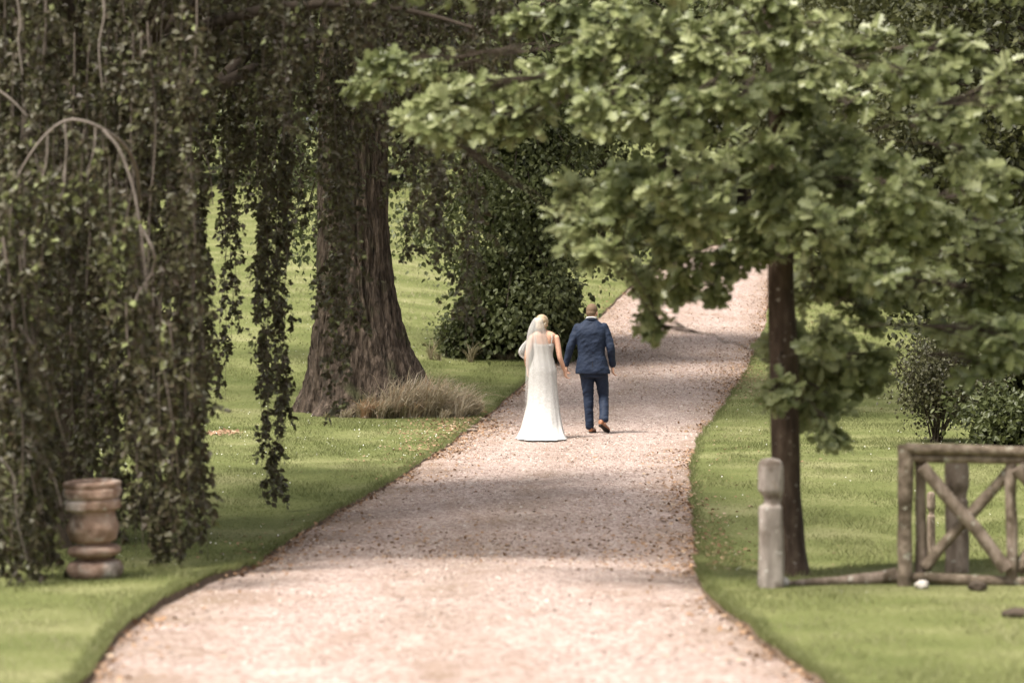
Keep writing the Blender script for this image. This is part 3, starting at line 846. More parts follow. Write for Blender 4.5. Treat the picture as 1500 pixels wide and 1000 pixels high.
for k, px in enumerate(range(-150, 1001, 95)):        # the wood above the rising lawn
    spots.append((px + R.uniform(-20, 20), 128 + R.uniform(-4, 8), k % 3, 1.0 + R.uniform(-0.1, 0.25)))
for k, px in enumerate(range(-120, 1200, 120)):
    spots.append((px + R.uniform(-20, 20), 150 + R.uniform(-4, 8), (k + 1) % 3, 1.25))
for px, d, m_, s in [(1180, 118, 0, 1.0), (1250, 112, 1, 1.0), (1330, 104, 2, 1.0), (1420, 98, 0, 1.0), (1500, 95, 1, 1.0), (1300, 122, 1, 1.1), (1400, 118, 0, 1.1), (1500, 112, 1, 1.1), (1600, 98, 2, 1.1), (1090, 136, 1, 1.0), (1020, 140, 0, 1.0), (1310, 92, 3, 0.8), (1420, 82, 3, 0.8), (1560, 78, 0, 0.9)]:
    spots.append((px, d, m_, s))
for k, (px, d, mi, s) in enumerate(spots):
    x = (px - 750) / FPX * d
    r = empty('woodland_tree', (x, d, float(H(x, d))), R.uniform(0, 6.28))
    r.scale = (s, s, s * R.uniform(0.95, 1.1))
    if px < 1015:
        tag(r, 'dark leafy tree in the wood beyond the rising lawn', 'tree', 'trees in the wood beyond the rising lawn')
    else:
        tag(r, 'dark leafy tree in the wood beyond the lawn with the fence', 'tree', 'trees in the wood beyond the fenced lawn')
    for nm, me in zip(('trunk', 'crown'), WM[mi]):
        o = bpy.data.objects.new(nm, me); o.parent = r; col.objects.link(o)
        if nm == 'crown': o['kind'] = 'stuff'

# ------------------------------------------------------------------ shrubs on the right
def shrub(name, label, px, py, w, h, nst, nlf, mat, size, cat='shrub', bare=0.0, dens=90):
    x, d = ground_px(px, py); zb = zl(x, d) - 0.03; k = d / FPX
    root = empty(name, (x, d, zb)); tag(root, label, cat)
    st = MB(); lf = MB(); an = []
    W = w * k / 2; Hh = h * k
    for s in range(nst):
        a = R.uniform(0, 6.28); q = R.uniform(0.2, 1) ** 0.6
        e = np.array([x + math.cos(a) * W * q, d + math.sin(a) * W * q * 0.8, zb + Hh * (1 - 0.35 * q * q) * R.uniform(0.6, 1.0)])
        b0 = np.array([x + R.normal(0, 0.03 + 0.15 * W * (bare == 0)), d + R.normal(0, 0.03), zb - 0.02])
        p = bez(b0, np.array([(b0[0] + e[0]) / 2 - (e[0] - b0[0]) * 0.2, (b0[1] + e[1]) / 2, zb + (e[2] - zb) * 0.6]), e, 10)
        tube(st, p, np.linspace(0.016, 0.004, 10), 5, cap=False)
        for t in np.linspace(max(bare, 0.15), 1, 5):
            an.append(p[min(9, int(t * 9))] + R.normal(0, 0.10 * W + 0.03, 3))
    foliage(lf, None, an, nlf, np.array([0.13, 0.14, 0.10]) * (0.7 + 0.5 * W), size, 0.3)
    st.build('stems', M['dark_bark'], root)
    tag(lf.build('foliage', mat, root, smooth=False), kind='stuff')
shrub('maple_shrub', 'small dark shrub on bare forked stems standing alone on the lawn beyond the fence', 1373, 648, 150, 185, 26, 46, M['maple'], (0.035, 0.07), bare=0.58)
shrub('evergreen_bush', 'low dark evergreen bush at the edge of the wood beyond the fence rail', 1492, 655, 150, 90, 24, 55, M['bush'], (0.06, 0.11))
shrub('leafy_bush', 'loose grey-green bush between the lone shrub and the dark evergreen', 1415, 612, 90, 110, 16, 40, M['lime'], (0.05, 0.09))
shrub('tall_bush', 'tall dark bush at the wood edge behind the lone forked shrub', 1478, 602, 290, 190, 44, 60, M['wood_leaf'], (0.08, 0.14))
# undergrowth left of the lime foot
shrub('bramble', 'low pale bramble with dry stalks beside the lime foot', 668, 524, 70, 75, 18, 12, M['lime'], (0.04, 0.07))

# ------------------------------------------------------------------ terracotta urn
def lathe(mb, prof, ns=48, wob=0.0, seed=0):
    pr = np.asarray(prof, float)
    th = np.arange(ns) * 2 * math.pi / ns
    rr = pr[:, 0][:, None] * (1 + wob * fnoise(np.cos(th)[None, :] * 2.6 + 5, np.sin(th)[None, :] * 2.6 + pr[:, 1][:, None] * 9, seed, 4))
    v = np.stack([rr * np.cos(th)[None], rr * np.sin(th)[None], np.repeat(pr[:, 1][:, None], ns, 1)], -1)
    mb.add(v.reshape(-1, 3), grid_faces(len(pr), ns, True))
    return mb
def round_prof(pts, n=40):
    p = np.array(pts, float)
    s = spline(np.column_stack([p, np.zeros(len(p))]), n)
    s[:, 0] = np.maximum(s[:, 0], 0.001)
    return s[:, :2]
ux, ud = ground_px(140, 846)
urn = empty('garden_urn', (ux, ud, zl(ux, ud) - 0.02))
urn.rotation_euler = (math.radians(1.5), math.radians(-3.0), 0.4)
tag(urn, 'weathered pinkish terracotta urn leaning on the lawn under the weeping beech', 'urn')
def urn_part(nm, prof, n, seed):
    mb = MB(); lathe(mb, round_prof(prof, n), 64, 0.13, seed)
    o = bpy.data.objects.new(nm, mb.mesh(nm, M['terracotta'])); o.parent = urn; col.objects.link(o); return o
urn_part('foot', [(0.001, 0.0), (0.17, 0.0), (0.178, 0.02), (0.185, 0.03), (0.203, 0.05), (0.212, 0.085), (0.205, 0.125), (0.185, 0.145), (0.13, 0.158), (0.10, 0.165)], 34, 1)
urn_part('collar', [(0.10, 0.150), (0.115, 0.165), (0.14, 0.182), (0.185, 0.197), (0.205, 0.225), (0.19, 0.255), (0.14, 0.272), (0.11, 0.29)], 28, 2)
urn_part('bowl', [(0.11, 0.27), (0.13, 0.29), (0.170, 0.31), (0.188, 0.35), (0.195, 0.40), (0.185, 0.45), (0.168, 0.50), (0.165, 0.55)], 30, 3)
urn_part('rim', [(0.15, 0.53), (0.19, 0.535), (0.213, 0.548), (0.216, 0.575), (0.214, 0.605), (0.200, 0.616), (0.198, 0.628), (0.217, 0.636), (0.221, 0.66), (0.219, 0.69), (0.209, 0.70), (0.207, 0.71), (0.214, 0.718), (0.212, 0.742), (0.19, 0.75), (0.165, 0.74), (0.16, 0.60), (0.001, 0.58)], 60, 4)

# ------------------------------------------------------------------ posts, fence, log, stones
def sq_loft(mb, prof, p=4.0, ns=28, seed=0, wob=0.10):
    """rounded-square column; prof rows: z, half width, half depth, x shift"""
    th = np.arange(ns) * 2 * math.pi / ns
    c, s = np.cos(th), np.sin(th)
    ux_ = np.sign(c) * np.abs(c) ** (2 / p); uy_ = np.sign(s) * np.abs(s) ** (2 / p)
    pr = np.asarray(prof, float)
    n = len(pr)
    w = 1 + wob * fnoise(c[None] * 2 + 9, s[None] * 2 + pr[:, 0][:, None] * 5, seed, 3)
    v = np.stack([pr[:, 3][:, None] + pr[:, 1][:, None] * ux_[None] * w, pr[:, 2][:, None] * uy_[None] * w, np.repeat(pr[:, 0][:, None], ns, 1)], -1)
    mb.add(v.reshape(-1, 3), grid_faces(n, ns, True))
def dens(prof, n):
    p = np.asarray(prof, float); z = np.linspace(0, 1, n); t = np.linspace(0, 1, len(p))
    return np.stack([np.interp(z, t, p[:, k]) for k in range(p.shape[1])], 1)
def notched_post(label, px, py, h, hw, seed, mat, rz=0.0, dshift=0.0):
    x, d = ground_px(px, py); d += dshift; x = (px - 750) / FPX * d
    o_ = empty('gate_post', (x, d, zl(x, d) - 0.04), rz)
    tag(o_, label, 'post')
    mb = MB()
    prof = [(0, 1.02, 1, 0.03), (0.1, 1.0, 1, 0.03), (0.3, 0.97, 1, 0.02), (0.52, 0.95, 1, 0), (0.60, 0.93, 0.98, 0), (0.635, 0.90, 0.95, 0), (0.652, 0.72, 0.78, 0.08), (0.662, 0.64, 0.70, 0.14), (0.70, 0.66, 0.72, 0.16), (0.725, 0.78, 0.82, 0.10), (0.76, 0.96, 0.97, 0), (0.85, 0.99, 1, -0.02), (0.93, 0.98, 0.98, -0.03), (0.97, 0.88, 0.88, -0.02), (0.99, 0.66, 0.66, -0.02), (1.0, 0.25, 0.25, -0.02), (1.001, 0.01, 0.01, -0.02)]
    pr = [(z * h, a * hw, b * hw, c * hw) for z, a, b, c in prof]
    sq_loft(mb, dens(pr, 90), 3.2, 28, seed)
    o = bpy.data.objects.new('shaft', mb.mesh('shaft', mat)); o.parent = o_; col.objects.link(o)
    return o_
notched_post('pale grey notched gate post with rounded head and lichen patch beside the oak trunk', 1129, 860, 0.985, 0.090, 3, M['post'], 0.15)
notched_post('grey notched gate post seen through the X brace of the fence', 1402, 838, 0.92, 0.09, 5, M['weathered'], -0.2)
notched_post('thin notched post behind the fence beside its first upright', 1364, 812, 0.62, 0.036, 7, M['weathered'], 0.3)

fx, fd = ground_px(1326, 858)
fence = empty('rustic_fence', (fx, fd, zl(fx, fd) - 0.02))
tag(fence, 'rustic pole fence with X braces and double top rail in brown weathered wood', 'fence')
def fpole(nm, pts, r, ns=12, mat=None, sq=False, seed=0, ry=None):
    p = spline([P(*q) for q in pts], 30) if len(pts) > 2 else np.linspace(P(*pts[0]), P(*pts[1]), 30)
    mb = MB()
    rr = r * (1 + 0.16 * fnoise(np.linspace(0, 6, 30) + seed * 7, np.zeros(30), seed, 2))
    p = p + 0.014 * np.stack([fnoise(np.linspace(0, 3, 30) + seed * 3, np.zeros(30) + k, 61, 2) for k in range(3)], 1)
    tube(mb, p, rr, ns, ry=None if ry is None else rr * ry / r)
    return mb.build(nm, mat or M['pole'], fence)
d = fd
fpole('stile', [(1326, 864, d), (1326, 651, d)], 0.056, 12, M['pole'], seed=1)
fpole('upright', [(1348, 846, d + .10), (1348, 668, d + .10)], 0.044, 12, M['weathered'], seed=2)
fpole('upright', [(1482, 850, d + .02), (1482, 668, d + .02)], 0.044, 12, M['weathered'], seed=3)
fpole('upright', [(1610, 852, d + .02), (1610, 668, d + .02)], 0.055, 12, M['weathered'], seed=4)
fpole('top_rail', [(1326, 657, d - .03), (1420, 660, d - .03), (1625, 664, d - .03)], 0.041, 12, seed=5)
fpole('top_rail', [(1336, 671, d), (1450, 672, d), (1625, 676, d)], 0.031, 12, seed=6)
fpole('bottom_rail', [(1336, 846, d + .01), (1420, 850, d + .01), (1625, 858, d + .01)], 0.042, 12, seed=7)
fpole('brace', [(1350, 682, d - .05), (1410, 752, d - .05), (1474, 834, d - .05)], 0.049, 12, M['weathered'], seed=8)
fpole('brace', [(1354, 832, d + .05), (1412, 764, d + .05), (1478, 690, d + .05)], 0.043, 12, seed=9)
fpole('brace', [(1490, 684, d - .05), (1545, 752, d - .05), (1604, 838, d - .05)], 0.056, 12, M['weathered'], seed=10)
fpole('brace', [(1488, 836, d + .05), (1545, 764, d + .05), (1604, 690, d + .05)], 0.050, 12, seed=11)

lx, ld = ground_px(1230, 857)
log = MB(); p = spline([P(1152, 855, ld), P(1190, 852, ld), P(1230, 851, ld + .05), (P(1275, 848, ld + .1)), P(1312, 843, ld + .15)], 40)
tube(log, p, np.interp(np.linspace(0, 1, 40), [0, 0.3, 0.55, 1], [0.024, 0.032, 0.045, 0.058]) * (1 + 0.18 * fnoise(np.linspace(0, 12, 40), np.zeros(40), 71, 2)), 14)
o = log.build('fallen_pole', M['weathered']); tag(o, 'mossy fallen pole lying on the grass between the pale post and the fence', 'log')

def stone(name, label, px, py, s, mat, seed, cat='stone', sink=0.25):
    x, d = ground_px(px, py); mb = MB()
    n, ns = 14, 20
    ph = np.linspace(-math.pi / 2, math.pi / 2, n)[:, None]; th = (np.arange(ns) * 2 * math.pi / ns)[None]
    ux_ = np.cos(ph) * np.cos(th); uy_ = np.cos(ph) * np.sin(th); uz_ = np.sin(ph) + 0 * th
    w = 1 + 0.32 * fnoise(ux_ * 1.4 + seed, uy_ * 1.4 + uz_ * 1.9, seed, 3)
    v = np.stack([ux_ * w * s[0], uy_ * w * s[1], uz_ * w * s[2]], -1)
    mb.add(v.reshape(-1, 3), grid_faces(n, ns, True))
    o = bpy.data.objects.new(name, mb.mesh(name, mat)); o.location = (x, d, zl(x, d) + s[2] * (1 - sink) - 0.0)
    col.objects.link(o); tag(o, label, cat)
stone('white_stone', 'small white stone at the foot of the pale grey post', 1149, 858, (0.042, 0.04, 0.035), M['stone'], 3)
stone('dark_stone', 'flat dark stone lying on the grass in front of the fence', 1490, 904, (0.11, 0.07, 0.035), M['dark_bark'], 5)
stone('mossy_stone', 'mossy stone tucked under the bottom rail of the fence', 1432, 866, (0.07, 0.06, 0.04), M['dark_bark'], 7)
stone('pale_stone', 'pale stone under the bottom rail next to the fence stile', 1350, 862, (0.05, 0.05, 0.035), M['stone'], 9)

# ------------------------------------------------------------------ the couple
def solid_mat(name, c, rough=0.8, spec=0.3, cols=None, scale=40, bump=0.25, sheen=0.0, dist=0.01):
    m = noise_mat(name, cols or [tuple(q * 0.85 for q in c), c, tuple(min(1, q * 1.12) for q in c)], scale, rough, bump, bscale=scale * 0.5, dist=dist, spec=spec)
    return m
M['skin'] = solid_mat('skin', (0.52, 0.30, 0.21), 0.55, 0.4, scale=30, bump=0.05)
M['suit'] = solid_mat('navy_suit', (0.0075, 0.0145, 0.034), 0.75, 0.3, scale=11, bump=0.8, dist=0.05)
M['shirt'] = solid_mat('white_shirt', (0.75, 0.74, 0.72), 0.8)
M['tan_leather'] = solid_mat('tan_leather', (0.24, 0.095, 0.04), 0.4, 0.5)
M['sole'] = solid_mat('dark_sole', (0.018, 0.014, 0.012), 0.7)
M['short_hair'] = solid_mat('short_brown_hair', (0.125, 0.08, 0.05), 0.8, scale=90, bump=0.5)
M['blonde'] = solid_mat('blonde_hair', (0.52, 0.38, 0.22), 0.6, cols=[(0.16, 0.105, 0.065), (0.33, 0.24, 0.155), (0.44, 0.35, 0.25)], scale=28, bump=0.6)
M['lace'] = noise_mat('ivory_lace', [(0.32, 0.308, 0.295), (0.39, 0.376, 0.362), (0.45, 0.437, 0.424)], 34, 0.8, 0.6, bscale=60, dist=0.01)
M['pearl'] = solid_mat('pearl', (0.7, 0.62, 0.5), 0.3, 0.6)
M['eye'] = solid_mat('eye', (0.5, 0.5, 0.5), 0.2)
def veil_mat():
    m, nt, nd, ln, bs = new_mat('tulle')
    bs.inputs['Base Color'].default_value = (0.66, 0.645, 0.63, 1); bs.inputs['Roughness'].default_value = 0.9
    tl = nd.new('ShaderNodeBsdfTranslucent'); tl.inputs['Color'].default_value = (0.66, 0.645, 0.63, 1)
    m1 = nd.new('ShaderNodeMixShader'); m1.inputs[0].default_value = 0.4
    ln.new(bs.outputs[0], m1.inputs[1]); ln.new(tl.outputs[0], m1.inputs[2])
    tp = nd.new('ShaderNodeBsdfTransparent')
    lw = nd.new('ShaderNodeLayerWeight'); lw.inputs[0].default_value = 0.25
    mr = nd.new('ShaderNodeMapRange'); mr.inputs[3].default_value = 0.42; mr.inputs[4].default_value = 0.75
    ln.new(lw.outputs['Facing'], mr.inputs[0])
    tc = nd.new('ShaderNodeTexCoord'); sx = nd.new('ShaderNodeSeparateXYZ'); ln.new(tc.outputs['Object'], sx.inputs[0])
    zr = nd.new('ShaderNodeMapRange'); zr.inputs[1].default_value = 0.40; zr.inputs[2].default_value = 1.15; zr.inputs[3].default_value = 0.12; zr.inputs[4].default_value = 1.0
    ln.new(sx.outputs[2], zr.inputs[0])
    mu = nd.new('ShaderNodeMath'); mu.operation = 'MULTIPLY'; ln.new(mr.outputs[0], mu.inputs[0]); ln.new(zr.outputs[0], mu.inputs[1])
    m2 = nd.new('ShaderNodeMixShader'); ln.new(mu.outputs[0], m2.inputs[0])
    ln.new(tp.outputs[0], m2.inputs[1]); ln.new(m1.outputs[0], m2.inputs[2])
    ln.new(m2.outputs[0], nd['Material Output'].inputs['Surface'])
    return m
M['tulle'] = veil_mat()

def ell(mb, c, r, rot=None, n=16, ns=20):
    ph = np.linspace(-math.pi / 2, math.pi / 2, n)[:, None]; th = (np.arange(ns) * 2 * math.pi / ns)[None]
    v = np.stack([np.cos(ph) * np.cos(th) * r[0], np.cos(ph) * np.sin(th) * r[1], np.sin(ph) * r[2] + 0 * th], -1).reshape(-1, 3)
    if rot is not None: v = v @ np.array(Euler(rot).to_matrix()).T
    mb.add(v + np.asarray(c), grid_faces(n, ns, True))
def rings(mb, secs, p=2.3, ns=40, n=60, fold=None):
    """closed loft: rows z, cx, cy, rx, ry (bottom to top)"""
    s = np.asarray(secs, float)
    q = spline(s, n)
    th = np.arange(ns) * 2 * math.pi / ns
    c, sn = np.cos(th), np.sin(th)
    ux_ = np.sign(c) * np.abs(c) ** (2 / p); uy_ = np.sign(sn) * np.abs(sn) ** (2 / p)
    w = np.ones((n, ns))
    if fold is not None: w = fold(np.linspace(0, 1, n)[:, None], th[None])
    v = np.stack([q[:, 1][:, None] + q[:, 3][:, None] * ux_[None] * w, q[:, 2][:, None] + q[:, 4][:, None] * uy_[None] * w, np.repeat(q[:, 0][:, None], ns, 1)], -1)
    mb.add(v.reshape(-1, 3), grid_faces(n, ns, True))
    for k, fl in ((0, True), (n - 1, False)):
        vv = np.vstack([v[k], v[k].mean(0)[None]]); i = np.arange(ns)
        f = np.stack([i, (i + 1) % ns, np.full(ns, ns)], -1)
        mb.add(vv, f[:, ::-1] if fl else f)
def remesh(mb, name, mat, voxel=0.008, smooth=4, fac=0.5):
    me = mb.mesh(name + '_src', mat)
    o = bpy.data.objects.new(name + '_src', me); col.objects.link(o)
    m = o.modifiers.new('r', 'REMESH'); m.mode = 'VOXEL'; m.voxel_size = voxel; m.use_smooth_shade = True
    if smooth:
        s = o.modifiers.new('s', 'SMOOTH'); s.iterations = smooth; s.factor = fac
    dg_ = bpy.context.evaluated_depsgraph_get()
    out = bpy.data.meshes.new_from_object(o.evaluated_get(dg_))
    out.name = name
    bpy.data.objects.remove(o); bpy.data.meshes.remove(me)
    out.materials.clear(); out.materials.append(mat)
    out.polygons.foreach_set('use_smooth', np.ones(len(out.polygons), bool))
    return out
def wrinkle(me, amp, f1=9.0, f2=22.0, seed=3):
    n = len(me.vertices); co = np.empty(n * 3, np.float32); no = np.empty(n * 3, np.float32)
    me.vertices.foreach_get('co', co); me.vertices.foreach_get('normal', no)
    co = co.reshape(-1, 3); no = no.reshape(-1, 3)
    q = fnoise(co[:, 0] * f1 + co[:, 2] * f1 * 0.5, co[:, 2] * f2 - co[:, 0] * f1 + co[:, 1] * f1, seed, 3)
    q = 1 - np.abs(q) * 3
    co = co + no * (amp * q)[:, None]
    me.vertices.foreach_set('co', co.astype(np.float32).ravel()); me.update()
    return me
def local(name, me, parent):
    o = bpy.data.objects.new(name, me); o.parent = parent; col.objects.link(o); return o
def limb(mb, pts, rad, ns=16, n=30):
    p = spline(pts, n); r_ = np.interp(np.linspace(0, 1, n), np.linspace(0, 1, len(rad)), rad)
    tube(mb, p, r_, ns)
    ell(mb, p[0], (r_[0],) * 3); ell(mb, p[-1], (r_[-1],) * 3)

def hand(mb, wrist, along, side, curl=0.5, s=1.0):
    """palm and five fingers; along: wrist to knuckles, side: towards the thumb"""
    w = np.asarray(wrist, float); a = nrm(np.asarray(along, float)[None])[0]
    sd = np.asarray(side, float); sd = nrm((sd - a * sd.dot(a))[None])[0]
    n_ = np.cross(a, sd)
    kn = w + a * 0.088 * s
    for t in np.linspace(-1, 1, 5):
        q = w + sd * t * 0.016 * s; e = kn + sd * t * 0.031 * s
        tube(mb, np.linspace(q, e, 6), np.linspace(0.016, 0.0135, 6) * s, 8); ell(mb, e, (0.0135 * s,) * 3, n=8, ns=8); ell(mb, q, (0.016 * s,) * 3, n=8, ns=8)
    for k, (t, L) in enumerate([(1.0, 0.072), (0.35, 0.080), (-0.32, 0.074), (-0.98, 0.058)]):
        b = kn + sd * t * 0.031 * s
        pts = [b]; ang = 0.15 + 0.2 * curl
        for j, fr_ in enumerate((0.45, 0.32, 0.23)):
            ang += curl * (0.45 + 0.25 * j)
            pts.append(pts[-1] + (a * math.cos(ang) + n_ * math.sin(ang)) * L * fr_ * s)
        p = spline(pts, 12)
        tube(mb, p, np.linspace(0.0095, 0.0072, 12) * s, 8); ell(mb, p[-1], (0.0074 * s,) * 3, n=8, ns=8)
    b = w + a * 0.025 * s + sd * 0.020 * s
    pts = [b, b + (a * 0.6 + sd * 0.75) * 0.036 * s, b + (a * 0.9 + sd * 0.75 + n_ * 0.3 * curl) * 0.058 * s, b + (a * 1.25 + sd * 0.6 + n_ * 0.6 * curl) * 0.068 * s]
    p = spline(pts, 12); tube(mb, p, np.linspace(0.0135, 0.0085, 12) * s, 8); ell(mb, p[-1], (0.0088 * s,) * 3, n=8, ns=8)

def head(mb, c, yaw, pitch, s=1.0):
    """skull, jaw, nose, brow, lips and ears; faces +Y before yaw; returns the transform"""
    rm = np.array((Euler((0, 0, yaw)).to_matrix() @ Euler((pitch, 0, 0)).to_matrix()))
    def T(p): return np.asarray(c) + rm @ (np.asarray(p, float) * s)
    rot = Euler((0, 0, yaw)).to_matrix() @ Euler((pitch, 0, 0)).to_matrix()
    e = rot.to_euler()
    ell(mb, T((0, -0.012, 0.028)), (0.077 * s, 0.097 * s, 0.092 * s), e)
    ell(mb, T((0, 0.030, -0.030)), (0.062 * s, 0.062 * s, 0.085 * s), e)
    ell(mb, T((0, 0.062, -0.088)), (0.030 * s, 0.026 * s, 0.022 * s), e)
    ell(mb, T((0, 0.092, -0.022)), (0.013 * s, 0.020 * s, 0.022 * s), e, 8, 10)
    ell(mb, T((0, 0.080, -0.058)), (0.026 * s, 0.012 * s, 0.011 * s), e, 8, 10)
    ell(mb, T((0, 0.078, 0.022)), (0.056 * s, 0.014 * s, 0.011 * s), e, 8, 10)
    for q in (-1, 1):
        ell(mb, T((q * 0.080, 0.0, -0.012)), (0.009 * s, 0.020 * s, 0.031 * s), e, 10, 10)
    return T, e

def groom():
    D0 = 54.0; k = D0 / FPX
    ox = (868 - 750) * k
    zg = float(H(ox, D0)) + 0.024
    def g(px, py, y): return np.array([(px - 868) * k, y, (640.5 - py) * k])
    body = MB()
    hc = g(867.5, 464.5, 0.045)
    T, e = head(body, hc, -0.42, -0.22, 1.0)
    limb(body, [g(866, 482, 0.0), g(866.5, 475, 0.012), g(867, 468, 0.02)], [0.064, 0.056, 0.056])
    rings(body, [(0.80, -0.01, 0.0, 0.14, 0.10), (0.95, -0.02, 0, 0.155, 0.11), (1.15, -0.02, 0.01, 0.14, 0.10), (1.35, -0.025, 0.0, 0.165, 0.11), (1.48, -0.025, 0.0, 0.15, 0.085), (1.54, -0.022, 0.0, 0.07, 0.06)], 2.2)
    la = [g(845.5, 487, 0), g(837, 513, -0.03), g(829.5, 541, 0.02)]
    ra = [g(886, 486, 0), g(894, 514, -0.04), g(897.5, 543, 0.05)]
    limb(body, la, [0.046, 0.034, 0.026]); limb(body, ra, [0.046, 0.034, 0.026])
    ll = [g(860, 548, 0), g(862, 588, 0.03), g(863.5, 630, 0.02)]
    rl = [g(877, 548, 0), g(883, 588, 0.05), g(884, 624, -0.20)]
    limb(body, ll, [0.085, 0.055, 0.04]); limb(body, rl, [0.085, 0.055, 0.04])
    hand(body, la[2], (-0.02, 0.02, -1), (0.1, 1, 0), 0.9)
    hand(body, ra[2], (0.05, 0.10, -1), (-0.25, 1, 0), 0.6)
    p = bpy.data.objects.new('person', remesh(body, 'person', M['skin'], 0.0072, 2))
    p.location = (ox, D0, zg); col.objects.link(p)
    tag(p, 'man in navy suit and tan shoes walking away up the drive hand in hand', 'person')
    for q in (-1, 1):
        m = MB(); ell(m, T((q * 0.031, 0.076, 0.006)), (0.012,) * 3, None, 8, 10); local('eye', m.mesh('eye', M['eye']), p)
    # cropped hair
    h = MB(); ell(h, T((0, -0.018, 0.036)), (0.081, 0.097, 0.091), e); ell(h, T((0, -0.045, -0.015)), (0.070, 0.065, 0.055), e)
    local('hair', remesh(h, 'hair', M['short_hair'], 0.007, 4), p)
    # jacket
    j = MB()
    rings(j, [(0.835, 0.005, -0.005, 0.245, 0.150), (0.90, 0.0, -0.005, 0.236, 0.150), (1.0, -0.008, 0.0, 0.215, 0.142), (1.10, -0.015, 0.0, 0.192, 0.130), (1.20, -0.02, 0.0, 0.196, 0.134), (1.33, -0.025, 0.0, 0.212, 0.142), (1.42, -0.026, 0.0, 0.222, 0.138), (1.485, -0.026, 0.0, 0.212, 0.115), (1.53, -0.025, 0.002, 0.165, 0.088), (1.575, -0.022, 0.006, 0.10, 0.072), (1.61, -0.020, 0.012, 0.066, 0.066)], 2.5)
    limb(j, [g(846.5, 486.5, 0), g(841, 500, -0.01), g(836, 514, -0.03), g(832, 528, 0), g(829, 540, 0.02)], [0.062, 0.064, 0.057, 0.051, 0.047], 18, 36)
    limb(j, [g(884.5, 485.5, 0), g(890, 500, -0.015), g(894, 515, -0.04), g(896, 529, 0.0), g(897.5, 540, 0.045)], [0.062, 0.064, 0.058, 0.052, 0.047], 18, 36)
    jo = local('jacket', wrinkle(remesh(j, 'jacket', M['suit'], 0.008, 5), 0.0045, 6, 11), p)
    v = MB(); tube(v, [(0.002, -0.150, 0.838), (0.0, -0.149, 0.90), (-0.004, -0.147, 0.98), (-0.008, -0.141, 1.02)], [0.004, 0.004, 0.003, 0.001], 6); local('vent', v.mesh('vent', M['sole']), jo)
    c = MB(); tube(c, [np.array((-0.020 + 0.073 * math.cos(a), 0.013 + 0.073 * math.sin(a), 1.588 - 0.012 * math.sin(a))) for a in np.linspace(-math.pi * 1.2, math.pi * 0.2, 24)], 0.010, 8, ry=0.022); local('collar', c.mesh('collar', M['suit']), jo)
    c = MB(); tube(c, [np.array((-0.018 + 0.062 * math.cos(a), 0.016 + 0.062 * math.sin(a), 1.615 - 0.014 * math.sin(a))) for a in np.linspace(-math.pi * 1.3, math.pi * 0.3, 24)], 0.007, 8, ry=0.024); local('shirt_collar', c.mesh('shirt_collar', M['shirt']), p)
    # trousers
    t = MB()
    rings(t, [(0.78, 0.0, 0.0, 0.175, 0.125), (0.86, 0.0, 0.0, 0.190, 0.135), (0.95, -0.005, 0.0, 0.18, 0.13)], 2.3, n=20)
    limb(t, [g(859.5, 550, 0), g(861, 570, 0.015), g(862, 590, 0.03), g(863, 612, 0.015), g(864, 631, 0.012)], [0.104, 0.088, 0.070, 0.060, 0.056], 18, 40)
    limb(t, [g(879.5, 550, 0), g(882, 568, 0.03), g(884, 586, 0.055), g(884.5, 604, -0.06), g(884, 620, -0.19)], [0.104, 0.090, 0.072, 0.066, 0.062], 18, 40)
    local('trousers', wrinkle(remesh(t, 'trousers', M['suit'], 0.008, 4), 0.006, 6, 12, 8), p)
    # shoes
    def shoe(heel, toe, up):
        heel, toe, up = (np.asarray(q, float) for q in (heel, toe, up))
        ax = toe - heel; L = np.linalg.norm(ax); ax = ax / L; up = nrm((up - ax * up.dot(ax))[None])[0]
        f = lambda a, b: heel + ax * a + up * b
        m = MB(); tube(m, spline([f(0.0, 0.045), f(0.05, 0.05), f(0.13, 0.042), f(0.21, 0.032), f(L, 0.025)], 24), np.interp(np.linspace(0, 1, 24), [0, .12, .4, .7, .9, 1], [.026, .038, .036, .046, .040, .018]), 16, ry=np.interp(np.linspace(0, 1, 24), [0, .2, .5, .8, 1], [.040, .045, .038, .028, .016]), up=up)
        ell(m, f(0.05, 0.075), (0.036,) * 3)
        o = local('shoe', remesh(m, 'shoe', M['tan_leather'], 0.006, 3), p)
        m = MB(); tube(m, spline([f(-0.004, 0.004), f(0.06, 0.004), f(0.13, 0.008), f(0.21, 0.006), f(L + 0.004, 0.008)], 24), np.interp(np.linspace(0, 1, 24), [0, .12, .4, .7, .9, 1], [.020, .036, .031, .046, .040, .014]), 16, ry=np.full(24, 0.012), up=up)
        local('sole', m.mesh('sole', M['sole']), o)
    shoe(g(864.5, 640, -0.03), g(871, 640, 0.24), (0, 0, 1))
    shoe(g(878, 627.5, -0.29), g(891, 639.5, -0.09), (0.2, 0.75, 0.75))

